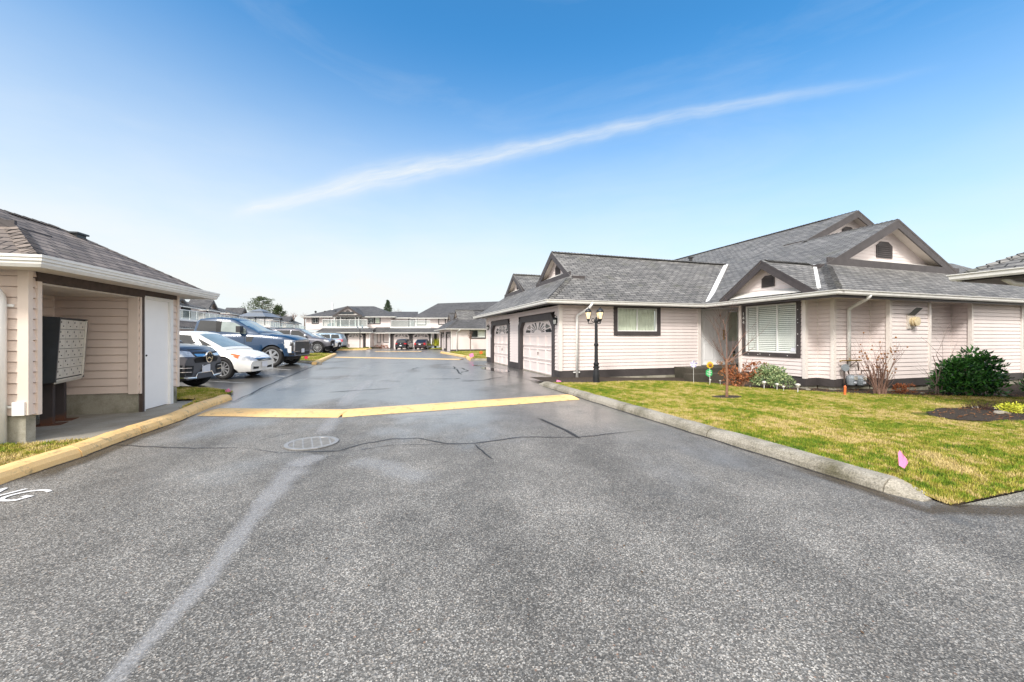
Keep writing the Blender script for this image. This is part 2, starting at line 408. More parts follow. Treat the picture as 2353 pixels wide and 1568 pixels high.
M['trace']=trace('pale_worn_sheen',(.52,.52,.53),.3,.6,amount=.42)
M['dirt']=trace('kerb_foot_dirt',(.10,.075,.045),.3,.6,amount=.75)
M['crackseal']=trace('dark_crack',(.025,.025,.028),.2,.5,amount=.85)
M['scuff_sheen']=trace('faint_pale_patch',(.48,.49,.50),.3,.6,amount=.34)
# ================================================================ building kit
def lap_wall(mb, A, B, z0, z1, lap=.122, openings=(), d=.017, mat=0, side=1, zbase=None):
    """clapboard wall from A to B (plan); outward = right of travel*side. openings: (a0,a1,z0,z1) metres along"""
    A=Vector((A[0],A[1],0)); B=Vector((B[0],B[1],0)); L=(B-A).length; t=(B-A)/L; n=Vector((t.y,-t.x,0))*side
    zb=z0 if zbase is None else zbase
    brk=set([z0,z1]); k=0
    while zb+k*lap<z1:
        if zb+k*lap>z0: brk.add(zb+k*lap)
        k+=1
    for o in openings:
        for z in (o[2],o[3]):
            if z0<z<z1: brk.add(z)
    for k in range(int((z1-zb)/lap)+2):
        g=zb+k*lap-.013
        if z0<g<z1: brk.add(g)
    zs=sorted(brk)
    for i in range(len(zs)-1):
        a,b=zs[i],zs[i+1]
        if b-a<1e-4: continue
        m=(a+b)/2; kk=math.floor((m-zb)/lap); base=zb+kk*lap
        oa=d*(1-(a-base)/lap); ob=d*(1-(b-base)/lap); groove=(m-base)>lap-.013
        if groove: oa=ob=-.02
        cuts=sorted([(o[0],o[1]) for o in openings if o[2]<m<o[3]]); x=0; seg=[]
        for c in cuts:
            if c[0]>x: seg.append((x,c[0]))
            x=max(x,c[1])
        if x<L: seg.append((x,L))
        for s0,s1 in seg:
            P=lambda s,o,z: A+t*s+n*o+Vector((0,0,z))
            q=[P(s0,oa,a),P(s1,oa,a),P(s1,ob,b),P(s0,ob,b)]
            if side<0: q=q[::-1]
            mb.face(q,mat)
            if abs(a-base)<1e-4:
                q=[P(s0,0,a),P(s1,0,a),P(s1,oa,a),P(s0,oa,a)]
                if side<0: q=q[::-1]
                mb.face(q,mat)
                q=[P(s0,-.02,a),P(s1,-.02,a),P(s1,0,a),P(s0,0,a)]
                if side<0: q=q[::-1]
                mb.face(q,mat)
            if groove:
                q=[P(s0,.002,a),P(s1,.002,a),P(s1,-.02,a),P(s0,-.02,a)]
                mb.face(q,mat)
def wall_frame(A,B,side=1):
    """frame whose a runs along the wall and b points INTO the building"""
    A=Vector((A[0],A[1],0)); t=(Vector((B[0],B[1],0))-A).normalized(); n=Vector((t.y,-t.x,0))*side
    f=Fr((A.x,A.y),(t.x,t.y)); f.b=-n; return f
def window(parent, w, a0,a1,z0,z1, mull=(), trim=.10, blinds=None, name='window', bottom=True, trimmat=None, gl='glass', deep=.10):
    """w: wall frame. outer size incl. trim"""
    tm=trimmat or M['trim']; mb=MB(); P=.035
    b0=z0+(trim if bottom else 0)
    fbox(mb,w,a0,a0+trim,-P,deep,z0,z1); fbox(mb,w,a1-trim,a1,-P,deep,z0,z1)
    fbox(mb,w,a0+trim,a1-trim,-P,deep,z1-trim*.55,z1)
    if bottom: fbox(mb,w,a0+trim,a1-trim,-P-.012,deep,z0,b0)
    root=mb.build(name,tm,parent)
    i0,i1,j0,j1=a0+trim,a1-trim,b0,z1-trim*.55; fw=.035
    mb=MB()
    fbox(mb,w,i0,i0+fw,-.012,.05,j0,j1); fbox(mb,w,i1-fw,i1,-.012,.05,j0,j1)
    fbox(mb,w,i0+fw,i1-fw,-.012,.05,j0,j0+fw); fbox(mb,w,i0+fw,i1-fw,-.012,.05,j1-fw,j1)
    for m in mull:
        x=i0+(i1-i0)*m; fbox(mb,w,x-fw/2,x+fw/2,-.01,.05,j0+fw,j1-fw)
    mb.build('frame',M['white'],root)
    mb=MB(); mb.face([w(i0+fw*.8,.02,j0+fw*.8),w(i1-fw*.8,.02,j0+fw*.8),w(i1-fw*.8,.02,j1-fw*.8),w(i0+fw*.8,.02,j1-fw*.8)]); mb.build('pane',M[gl],root)
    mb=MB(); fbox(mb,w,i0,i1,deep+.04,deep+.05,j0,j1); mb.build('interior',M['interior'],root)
    if blinds=='slats':
        mb=MB(); z=j0+fw+.01
        while z<j1-fw:
            c=w((i0+i1)/2,.062,z); a,b,_=w.ax()
            bt=(b*math.cos(R(58))+Vector((0,0,1))*math.sin(R(58)))
            mb.box(c,((i1-i0-2*fw)*w.k,.054,.003),(a,bt,a.cross(bt))); z+=.062
        mb.build('blind',M['blind'],root)
    elif blinds=='curtain':
        mb=MB(); n=40
        xs=[i0+fw+(i1-i0-2*fw)*i/n for i in range(n+1)]
        for i in range(n):
            v=lambda k: .075+.012*math.sin(k*1.9)
            mb.face([w(xs[i],v(i),j0+fw),w(xs[i+1],v(i+1),j0+fw),w(xs[i+1],v(i+1),j1-fw),w(xs[i],v(i),j1-fw)])
        mb.build('curtain',M['curtain'],root)
    elif blinds=='half':
        mb=MB(); fbox(mb,w,(i0+i1)/2,i1-fw,.07,.08,j0+fw,j1-fw); mb.build('curtain',M['blind'],root)
    return root
def garage_door(parent, w, a0,a1,z0,z1, cols=4, trim=.26, detail=True):
    """dark chamfered surround, panelled door set back, sunburst glazing"""
    rec=.13; ch=.36
    mb=MB(); T=-.03
    # surround: posts, lintel and chamfer pieces as a frame polygon extruded
    o=[(a0-trim,z0),(a0-trim,z1+trim*.9-ch),(a0-trim+ch,z1+trim*.9),(a1+trim-ch,z1+trim*.9),(a1+trim,z1+trim*.9-ch),(a1+trim,z0)]
    i=[(a0,z0),(a0,z1-ch*.75),(a0+ch*.75,z1),(a1-ch*.75,z1),(a1,z1-ch*.75),(a1,z0)]
    for k in range(5):
        mb.prism([w(o[k][0],T,o[k][1]),w(o[k+1][0],T,o[k+1][1]),w(i[k+1][0],T,i[k+1][1]),w(i[k][0],T,i[k][1])], w.b*(rec-T))
    sur=mb.build('garage_surround',M['trim'],parent)
    mb=MB(); D=rec
    fbox(mb,w,a0-.05,a1+.05,D+.03,D+.06,z0,z1+.05)
    W=(a1-a0)/cols; rh=(z1-z0)/4
    for r in range(4):
        fbox(mb,w,a0-.05,a1+.05,D,D+.03,z0+r*rh+.011,z0+(r+1)*rh-.011)
        if r<3 and detail:
            for c in range(cols):
                x0=a0+c*W+.045; x1=a0+(c+1)*W-.045; y0=z0+r*rh+.06; y1=z0+(r+1)*rh-.06
                # moulding ring
                for q in ((x0,x1,y0,y0+.03),(x0,x1,y1-.03,y1),(x0,x0+.03,y0+.03,y1-.03),(x1-.03,x1,y0+.03,y1-.03)):
                    fbox(mb,w,q[0],q[1],D-.022,D,q[2],q[3])
    dr=mb.build('garage_door',M['gdoor'],parent)
    # sunburst windows
    cx=(a0+a1)/2; cz=z0+3*rh+rh*.10; ax_=(a1-a0)*.40; az=rh*.80
    mb=MB()
    def wedge(t0,t1,r0,r1,clipx0,clipx1):
        pts=[]
        for t,r in ((t0,r0),(t0,r1),((t0+t1)/2,r1),(t1,r1),(t1,r0)):
            x=cx+ax_*r*math.cos(t); z=cz+az*r*math.sin(t)
            x=min(max(x,clipx0),clipx1); pts.append(w(x,D-.004,z))
        mb.prism(pts,w.b*.01)
    wb=.03
    for sgn in (1,-1):
        for t0,t1,r0,r1,c0,c1 in ((3,24,.62,1.0,cx+.56*ax_,cx+ax_*1.1),(30,52,.72,1.05,cx+.56*ax_,cx+ax_*1.1),
                              (8,19,.30,.53,cx,cx+.5*ax_),(25,36,.30,.62,cx,cx+.5*ax_),(43,53,.30,.80,cx,cx+.5*ax_),(60,68,.30,.98,cx,cx+.5*ax_),(75,83,.30,1.0,cx,cx+.5*ax_)):
            a,b=(R(t0),R(t1)) if sgn>0 else (math.pi-R(t0),math.pi-R(t1))
            lo,hi=(c0,c1) if sgn>0 else (2*cx-c1,2*cx-c0)
            wedge(a,b,r0,r1,lo,hi)
    mb.build('sunburst_window',M['glass_dark'],dr)
    if detail:
        mb=MB(); z=z0+1.55*rh
        mb.tube([w(cx-.10,D-.03,z+.05),w(cx-.10,D-.045,z-.06)],.012,6); mb.tube([w(cx-.14,D-.035,z+.03),w(cx-.04,D-.035,z+.03)],.011,6)
        mb.build('handle',M['blackmetal'],dr)
    return dr
def gablet(parent, f, halfw, rise, back, z, bw=.20, rec=.30, siding='siding', vent=True, over=.0, bottom=True, roofm='shingle', white_ledge=True, trim='trim', roofparent=None):
    """f: frame with origin under the apex, a = sideways, b = inward. apex at height z"""
    s=rise/halfw; k=f.k
    mb=MB()
    for sg in (-1,1):
        mb.slab([f(0,-.04,z+.02),f(sg*(halfw+.05),-.04,z-rise-.05*s+.02),f(sg*(halfw+.05),back,z-rise-.05*s+.02),f(0,back,z+.02)],.07*k,0,1,2)
    mb.build('gable_roof',[M[roofm],M[trim],M['soffit']],parent)
    mb=MB()
    for sg in (-1,1):
        mb.prism([f(0,-.03,z-.055),f(sg*halfw,-.03,z-rise-.055),f(sg*halfw,-.03,z-rise-.055-bw),f(0,-.03,z-.055-bw*1.05)], f.b*.045)
    if bottom: mb.prism([f(-halfw+.0,-.028,z-rise-.06),f(halfw,-.028,z-rise-.06),f(halfw,-.028,z-rise+bw*.85),f(-halfw,-.028,z-rise+bw*.85)],f.b*.041)
    mb.build('fascia',M[trim],parent)
    # recessed clapboard triangle
    mb=MB(); lap=.122; zz=z-rise-.05; y=0
    while zz+y<z-.08:
        y1=min(y+lap,rise-.02); w0=halfw*(1-(y)/rise); w1=halfw*(1-(y1)/rise)
        mb.face([f(-w0,rec-.017,zz+y),f(w0,rec-.017,zz+y),f(w1,rec,zz+y1),f(-w1,rec,zz+y1)])
        mb.face([f(-w0,rec,zz+y),f(w0,rec,zz+y),f(w0,rec-.017,zz+y),f(-w0,rec-.017,zz+y)]); y+=lap
        if y>rise-.05: break
    g=mb.build('gable_wall',M[siding],parent)
    if white_ledge:
        lz=bw*.85 if bottom else 0; q_=1-lz/rise
        mb=MB(); mb.prism([f(-halfw*.93*q_,.02,z-rise-.01+lz),f(halfw*.93*q_,.02,z-rise-.01+lz),f(halfw*.86*q_,rec-.01,z-rise+.16+lz),f(-halfw*.86*q_,rec-.01,z-rise+.16+lz)],(0,0,-.02)); mb.build('flashing',M['gutter'],parent)
    if vent:
        mb=MB(); vw=.17*halfw/1.6+.05; vz=z-rise*.36-.06; vh=.34*rise
        fr=rec-.045
        mb.prism([f(-vw,fr,vz-vh),f(vw,fr,vz-vh),f(vw,fr,vz-vh*.25),f(vw*.45,fr,vz),f(-vw*.45,fr,vz),f(-vw,fr,vz-vh*.25)],f.b*.03)
        for i in range(6):
            q=vz-vh+.04+i*(vh*.72)/6
            mb.prism([f(-vw*.86,fr-.018,q),f(vw*.86,fr-.018,q),f(vw*.86,fr,q+vh*.07),f(-vw*.86,fr,q+vh*.07)],(0,0,-.006))
        mb.build('vent',M['trim'],g)
def caps(mb, A, B, w=.13, step=.15, drop=.55, hh=.035):
    """overlapping cap shingles along a hip or ridge"""
    A=Vector(A); B=Vector(B); L=(B-A).length; t=(B-A)/L; side=t.cross(Vector((0,0,1))).normalized(); up=side.cross(t)
    n=int(L/step); mb.mark()
    for i in range(n):
        p0=A+t*(i*step); p1=A+t*((i+1)*step+.03)
        for sg in (-1,1):
            o=side*sg*w-Vector((0,0,1))*drop*w
            a=p0+up*hh; b=p1+up*.012
            mb.face([a,b,b+o,a+o] if sg>0 else [a,a+o,b+o,b])
GPROF=[(0,0),(0,-.115),(.07,-.125),(.095,-.09),(.10,-.03),(.125,-.012),(.125,.004),(.105,.004),(.09,-.03),(.03,-.09),(.02,0)]
def gutter(parent, path, side=1, prof=GPROF, k=1.0, mat='gutter'):
    mb=MB(); sweep(mb,path,[(a*k,b*k) for a,b in prof],side=side); return mb.build('gutter',M[mat],parent)
def downspout(parent, pts, r=.045, mat='white', clamps=()):
    mb=MB()
    P=[Vector(p) for p in pts]; Q=[P[0]]
    for i in range(1,len(P)-1):
        a=(P[i-1]-P[i]).normalized(); b=(P[i+1]-P[i]).normalized(); m=min(.06,(P[i-1]-P[i]).length/3)
        Q+= [P[i]+a*m,P[i]+(a+b)*m*.3,P[i]+b*m]
    Q.append(P[-1]); mb.tube(Q,r,8)
    for z in clamps:
        c=Vector((P[-1].x,P[-1].y,z)); mb.lathe([(r*1.12,-.02),(r*1.12,.02)],c,10); 
    return mb.build('downspout',M[mat],parent,smooth=True)
def skirting(parent, pts, z0,z1, side=1, th=.03, mat='skirt', name='skirting'):
    mb=MB(); sweep(mb,[(p[0],p[1],0) for p in pts],[(.0,z0),(th,z0),(th,z1),(.0,z1)],side=side); return mb.build(name,M[mat],parent)
def corner(mb, p, ax, z0,z1,w=.09,k=1):
    mb.box(Vector((p[0],p[1],(z0+z1)/2)),(w*k,w*k,z1-z0),ax)

S_=Vector((-.304,.953,0)); R_=Vector((.953,.304,0))
def wing(root, f, far_garages=2, detail=True, roofm='shingle'):
    """garage wing: garages on the left side (u=0), clapboard front (v=0)"""
    k=f.k; lap=.122*k
    zt=2.56
    # walls
    A=f(0,0); B=f(5.92,0)
    wf=f.sub(0,0,(1,0),(0,1))
    mb=MB(); lap_wall(mb,A,B,.30*k,zt*k,lap,[(2.1*k,4.1*k,1.55*k,2.62*k)],side=1)
    mb.build('siding_wall',M['siding'],root)
    # garage wall, running away from the corner
    L=10.25; C=f(0,L)
    ops=[((.67-.24)*k,(4.18+.24)*k,-.1,2.36*k),((6.0-.24)*k,(9.11+.24)*k,-.1,2.36*k)]
    mb=MB(); lap_wall(mb,C,A,.30*k,zt*k,lap,[(L*k-o[1],L*k-o[0],o[2],o[3]) for o in ops],side=1); 
    D=f(5.92,L); lap_wall(mb,D,C,.30*k,zt*k,lap,side=1)
    mb.build('siding_wall',M['siding'],root)
    mb=MB()
    ax=f.ax()
    for u,v in ((0,0),(0,L)): corner(mb,f(u,v),ax,.295*k,zt*k,.13,k)
    fbox(mb,f,5.84,5.98,-.03,.07,.29,zt)
    mb.build('corner_trim',M['siding_cap'],root,split=True)
    skirting(root,[f(0,.42),f(0,0),f(5.92,0)],-.3*k,.30*k,side=-1 if False else 1,th=.035*k)
    skirting(root,[f(0,5.76),f(0,4.42)],-.3*k,.30*k,side=1,th=.035*k)
    skirting(root,[f(0,L),f(0,9.36)],-.3*k,.30*k,side=1,th=.035*k)
    gw=f.sub(0,0,(0,1),(1,0))
    g1=garage_door(root,gw,.67,4.18,0.0,2.10,detail=detail)
    g2=garage_door(root,gw,6.0,9.11,0.0,2.10,detail=detail)
    mb=MB(); fbox(mb,gw,.5,4.3,.1,.75,-.05,.035); fbox(mb,gw,5.85,9.25,.1,.75,-.05,.035); mb.build('threshold',M['concrete'],root,split=True)
    mb=MB(); fbox(mb,gw,.4,9.5,.33,.36,0,2.6); mb.build('inner_wall',M['black'],root)
    window(root,wf,2.1,4.1,1.52,2.60,(.5,),.15,'curtain' if detail else 'half')
    # roof: front slope, street-side hip, two gablets
    e=2.68; s=.657; r1,r2=3.0,8.3; zr=5.05; zr2=4.92; vg=10.75; ue=-.65; ug=1.0; hz=e+.68*(ug-ue)
    mb=MB()
    ridge_end=10.6 if detail else 9.0
    T=.10*k
    b1=1.78; 
    vb=r1-b1
    front=[f(ue,-.5,e),f(ridge_end+ (0 if detail else 3),-.5,e),f(ridge_end,r1,zr),f(ug,r1,zr),f(ug,vb,hz)]
    mb.slab(front,T,0,1,2)
    back=[f(ug,r1,zr),f(ridge_end,r1,zr),f(ridge_end,5.6,3.35),f(ug,5.6,3.35)]
    mb.slab(back,T,0,1,2)
    mb.slab([f(ug,5.6,3.35),f(ridge_end,5.6,3.35),f(ridge_end,r2,zr2),f(ug,r2,zr2)],T,0,1,2)
    mb.slab([f(ug,r2,zr2),f(ridge_end,r2,zr2),f(ridge_end,vg,e),f(ue,vg,e),f(ug,r2+1.7,hz)],T,0,1,2)
    # street-side lean
    mb.slab([f(ue,-.5,e),f(ug,vb,hz),f(ug,r2+1.7,hz),f(ue,vg,e)],T,0,1,2)
    mb.build('roof',[M[roofm],M['trim'],M['soffit']],root)
    mb=MB(); caps(mb,f(ue,-.5,e),f(ug-.1,vb-.1,hz-.05)); caps(mb,f(ug,r1,zr+.03),f(ridge_end,r1,zr+.03)); caps(mb,f(ug,r2,zr2+.03),f(ridge_end,r2,zr2+.03))
    mb.build('ridge_caps',M[roofm],root,split=True)
    gablet(root,f.sub(ug,r1,(0,-1),(1,0)),b1,zr-hz,2.2,zr,bw=.19)
    gablet(root,f.sub(ug,r2,(0,-1),(1,0)),1.65,zr2-hz,2.0,zr2,bw=.19)
    return zt,e
def hiproof(mb, f, u0,u1,v0,v1,e,rz,hip=None,T=.10):
    """hip roof over a rectangle, ridge along u"""
    h=(v1-v0)/2 if hip is None else hip; vm=(v0+v1)/2
    hl,hr=(h,h) if not hasattr(h,'__len__') else h
    a,b,c,d=f(u0,v0,e),f(u1,v0,e),f(u1,v1,e),f(u0,v1,e); p,q=f(u0+hl,vm,rz),f(u1-hr,vm,rz)
    for poly in ((a,b,q,p),(c,d,p,q),(d,a,p),(b,c,q)): mb.slab(poly,T*f.k,0,1,2)
    return p,q
# ================================================================ right-hand house (garage wing + main block)
L_=Fr((1.65,13.45),(R_.x,R_.y))
house=empty('house',L_(0,0),0,'cream clapboard house with grey shingle roof, two garage doors and number 144','house')
house.location=(0,0,0)
zt,ze=wing(house,L_)
E=2.71
def PL(u): return -.10+.49*u
u2,u1=11.66,15.04
# walls of the main block, stepping to the right and towards the street
pts=[(6.4,-1.45),(6.4,-3.707),(6.926,-3.707),(6.926,-4.157),(8.527,-4.157),(8.527,-4.64),(10.39,-4.64),(10.39,-4.157),(12.62,-4.157),(12.62,-4.63),(15.57,-4.63),(15.57,-4.157),(17.0,-4.157),(17.0,-4.63),(20.0,-4.63),(20.0,6.0)]
mb=MB()
WZ=2.6; SB=.21
for i in range(len(pts)-1):
    a,b=pts[i],pts[i+1]; ops=[]
    if i==0: ops=[(.08,2.14,.82,2.60)]
    if i==12: ops=[(.0,1.3,1.0,2.4)]
    # travelling with the outside on the right hand
    lap_wall(mb,L_(*a),L_(*b),SB if i else .25,WZ,.122,ops,zbase=.21)
lap_wall(mb,L_(8.3,-1.45),L_(6.4,-1.45),SB,WZ,.122); lap_wall(mb,L_(8.3,.3),L_(8.3,-1.45),SB,WZ,.122)
lap_wall(mb,L_(5.92,.3),L_(8.3,.3),.34,WZ,.122,[(.42,2.38,.3,2.62)])
lap_wall(mb,L_(5.92,0),L_(5.92,.3),.34,WZ,.122)
mb.build('siding_wall',M['siding'],house)
mb=MB(); ax=L_.ax()
for (u,v) in ((6.4,-1.45),(6.4,-3.707),(6.926,-4.157),(8.527,-4.64),(10.39,-4.64),(12.62,-4.63),(15.57,-4.63)):
    corner(mb,L_(u,v),ax,SB-.01,WZ,.10)
for (u,v) in ((6.926,-3.707),(8.527,-4.157),(12.62,-4.157),(10.39,-4.157)):
    corner(mb,L_(u,v),ax,SB,WZ,.045)
mb.build('corner_trim',M['siding_cap'],house,split=True)
skirting(house,[L_(8.3,-1.45)]+[L_(*p) for p in pts[:8]],-.02,.215,th=.035)
skirting(house,[L_(*p) for p in pts[7:16]],-.02,.215,th=.035)
mb=MB(); 
for i in range(len(pts)-1):
    sweep(mb,[L_(*pts[i]),L_(*pts[i+1])],[(-.12,-.55),(-.015,-.55),(-.015,-.01),(-.12,-.01)])
fbox(mb,L_,0,5.9,-.06,.0,-.25,.03)
mb.build('foundation',M['foundation'],house,split=True)
# bay window facing the street
bw_=wall_frame(L_(6.4,-1.45),L_(6.4,-3.7))
win=window(house,bw_,.08,2.14,.82,2.60,(.245,.64),.13,'slats')
mb=MB()
for a,z in ((.35,.87),(.72,.865),(.80,.885),(1.15,.87),(1.75,.87),(2.075,1.2),(2.075,1.55),(2.075,1.9),(2.075,2.3),(2.075,2.0)):
    mb.blob(bw_(a,-.055,z),.014,n=6)
mb.build('light_bulb',M['white'],win,split=True)
mb=MB(); mb.prism([bw_(1.80,.012,1.0),bw_(1.98,.012,1.0),bw_(1.98,.012,1.06),bw_(1.92,.012,1.13),bw_(1.86,.012,1.13),bw_(1.80,.012,1.06)],bw_.b*.003); st=mb.build('window_sticker',M['plate'],win)
def text(name,body,size,o,a,up,mat,parent=None,depth=.004,align='CENTER',space=1):
    cu=bpy.data.curves.new(name,'FONT'); cu.body=body; cu.size=size; cu.extrude=depth; cu.align_x=align; cu.align_y='CENTER'; cu.space_line=space; cu.offset=.0
    tmp=bpy.data.objects.new(name,cu); col.objects.link(tmp)
    dg=bpy.context.evaluated_depsgraph_get(); me=bpy.data.meshes.new_from_object(tmp.evaluated_get(dg)); bpy.data.objects.remove(tmp)
    ob=bpy.data.objects.new(name,me); col.objects.link(ob); me.materials.clear(); me.materials.append(mat)
    a=Vector(a).normalized(); up=Vector(up).normalized(); n=a.cross(up)
    mm=Matrix(((a.x,up.x,n.x,o[0]),(a.y,up.y,n.y,o[1]),(a.z,up.z,n.z,o[2]),(0,0,0,1)))
    me.transform(mm); ob.parent=parent; return ob
for ch,z in (('1',2.27),('4',2.12),('4',1.97)):
    text('house_number',ch,.17,bw_(.145,-.042,z),bw_.a,(0,0,1),M['white'],win)
# entry door with side light
dw=wall_frame(L_(5.92,.3),L_(8.3,.3))
mb=MB(); fbox(mb,dw,.36,.42,-.05,.12,.34,2.62); fbox(mb,dw,2.32,2.38,-.05,.12,.34,2.62); fbox(mb,dw,.42,2.32,-.05,.12,2.52,2.62); fbox(mb,dw,1.66,1.74,-.03,.12,.36,2.52); fbox(mb,dw,.42,2.32,-.06,.1,.34,.38)
drf=mb.build('door_frame',M['white'],house,split=True)
mb=MB(); fbox(mb,dw,.42,1.66,.03,.09,.38,2.52)
for a0,a1,z0,z1 in ((.56,.98,.55,1.2),(1.10,1.52,.55,1.2),(.56,.98,1.35,2.32),(1.10,1.52,1.35,2.32)):
    for q in ((a0,a1,z0,z0+.02),(a0,a1,z1-.02,z1),(a0,a0+.02,z0+.02,z1-.02),(a1-.02,a1,z0+.02,z1-.02)): fbox(mb,dw,q[0],q[1],.018,.03,q[2],q[3])
door=mb.build('front_door',M['door'],house)
mb=MB(); fbox(mb,dw,1.50,1.58,.005,.018,1.35,1.75); mb.blob(dw(1.54,-.02,1.42),.035); mb.build('door_handle',M['brass'],door)
mb=MB(); mb.lathe([(.0,-.0),(.05,.0),(.05,.012),(0,.014)],dw(1.35,.02,2.33),10,axis='y'); mb.build('door_ornament',M['darkpanel'],door)
mb=MB(); mb.face([dw(1.74,.05,1.30),dw(2.32,.05,1.30),dw(2.32,.05,2.50),dw(1.74,.05,2.50)]); sl=mb.build('side_light',M['glass'],house)
mb=MB(); fbox(mb,dw,1.74,2.32,.10,.11,.38,2.50); mb.build('curtain',M['curtain'],sl)
mb=MB(); fbox(mb,dw,1.74,2.32,.02,.08,.38,1.30); mb.build('side_panel',M['door'],house)
mb=MB(); fbox(mb,L_,5.86,5.98,-.02,.30,.3,2.58,); mb.build('door_jamb',M['trim'],house)
for i,z in enumerate((.98,.84,.70)):
    mb=MB(); mb.lathe([(0,0),(.055,0),(.06,.012),(0,.02)],dw(2.06,-.01,z),12,axis='y'); mb.build('door_plaque',M['darkpanel' if i<2 else 'brass'],house)
# porch steps
mb=MB(); fbox(mb,L_,4.72,8.28,-1.0,.28,-.3,.335); fbox(mb,L_,4.30,6.34,-1.36,-1.01,-.3,.17)
mb.build('porch_steps',M['steps'],house,bevel=.015)
# main roof planes
mb=MB(); T=.10
vF=-3.2; hz=3.86
mb.slab([L_(5.72,-5.02,E),L_(8.08,vF,hz),L_(u2,vF,PL(u2)),L_(u2,.07,PL(u2)),L_(u1,.07,PL(u1)),L_(u1,15,PL(u1)),L_(5.72,15,E)],T,0,1,2)
mb.slab([L_(u1,.07,PL(u1)),L_(u1,15,PL(u1)),L_(24.7,15,2.6),L_(24.7,.07,2.6)],T,0,1,2)
mb.slab([L_(u2,vF,PL(u2)),L_(u2,.07,PL(u2)),L_(16.3,.07,3.34),L_(15.2,vF,hz)],T,0,1,2)
# front slope and the right hip
mb.slab([L_(5.72,-5.02,E),L_(8.08,vF,hz),L_(15.3,vF,hz+.002),L_(14.0,-1.9,4.66),L_(17.8,-1.9,4.66),L_(20.8,-5.02,E)],T,0,1,2)
mb.slab([L_(17.8,-1.9,4.66),L_(20.8,-5.02,E),L_(20.8,5,E),L_(17.8,5,4.66)],T,0,1,2)
mb.slab([L_(14.0,-1.88,4.655),L_(17.8,-1.88,4.655),L_(17.8,5,4.655),L_(14.0,5,4.655)],T,0,1,2)
mb.build('roof',[M['shingle'],M['trim'],M['soffit']],house)
mb=MB(); fbox(mb,L_,5.74,20.6,-4.99,-3.6,2.585,2.60); fbox(mb,L_,5.74,8.5,-3.6,-.6,2.585,2.60)
mb.build('soffit',M['soffit'],house)
mb=MB(); caps(mb,L_(5.72,-5.02,E+.01),L_(8.0,vF-.05,hz-.02),w=.17,step=.16); caps(mb,L_(u1,.1,PL(u1)+.03),L_(u1,14.8,PL(u1)+.03)); caps(mb,L_(u2,vF,PL(u2)+.03),L_(u2,.1,PL(u2)+.03))
caps(mb,L_(5.9,-2.8,3.92),L_(8.0,-2.8,3.92))
mb.build('ridge_caps',M['shingle'],house,split=True)
# white valley flashings
mb=MB()
def strip(A,B,w,up=.03):
    A=Vector(A); B=Vector(B); t=(B-A).normalized(); sd=t.cross(Vector((0,0,1))).normalized()
    for o in (-w*.55,w*.55):
        mb.prism([A+sd*(o-w*.45)+Vector((0,0,up)),A+sd*(o+w*.45)+Vector((0,0,up)),B+sd*(o+w*.45)+Vector((0,0,up)),B+sd*(o-w*.45)+Vector((0,0,up))],(0,0,-.05))
strip(L_(5.95,-.42,2.80),L_(10.35,2.95,5.05),.09,.03)
strip(L_(5.95,-4.35,2.83),L_(7.95,-2.85,3.86),.10,.03)
mb.build('valley_flashing',M['white'],house,split=True)
gablet(house,L_.sub(u2,vF,(1,0),(0,1)),u2-8.1,PL(u2)-hz,3.0,PL(u2)+.02,bw=.24,rec=.42)
gablet(house,L_.sub(u1,.07,(1,0),(0,1)),3.25,1.59,1.0,PL(u1)+.02,bw=.24,rec=.42,bottom=False,white_ledge=False)
gablet(house,L_.sub(5.76,-2.8,(0,-1),(1,0)),1.60,1.10,2.3,3.90,bw=.20,rec=.30,bottom=False,white_ledge=True)
# gable box ends
mb=MB(); fbox(mb,L_,7.75,8.1,vF-.02,vF+.5,hz-.25,hz-.02); fbox(mb,L_.sub(1.0,3.0,(1,0),(0,1)),0,.5,-1.98,-1.76,3.62,3.78)
mb.build('gable_end_box',M['trim'],house,split=True)
# gutters
gp=[L_(-.65,10.75,ze-.0),L_(-.65,-.5,ze),L_(5.72,-.5,ze+.01),L_(5.72,-5.02,E),L_(20.8,-5.02,E)]
gutter(house,gp,side=1)
mb=MB(); sweep(mb,[L_(-.60,10.7,0),L_(-.60,-.45,0),L_(5.76,-.45,0),L_(5.76,-4.97,0),L_(20.7,-4.97,0)],[(0,ze-.16),(.04,ze-.16),(.04,ze-.02),(0,ze-.02)],side=1); mb.build('fascia',M['trim'],house)
downspout(house,[L_(.92,-.58,2.60),L_(.86,-.52,2.46),L_(.60,-.09,2.20),L_(.60,-.09,.02)],.05)
mb=MB(); fbox(mb,L_,.48,.72,-.08,-.03,.22,.26); fbox(mb,L_,.50,.70,-.16,-.04,.0,.04); mb.build('downspout_bracket',M['white'],house,split=True)
downspout(house,[L_(6.95,-5.08,2.62),L_(6.93,-5.02,2.52),L_(7.45,-4.25,2.30),L_(7.45,-4.25,.55)],.05)
mb=MB(); mb.lathe([(.08,-.15),(.08,.12),(.13,.13),(.13,.18),(0,.20)],L_(8.6,3.4,5.22),12); mb.build('roof_vent',M['plastic'],house,split=True)
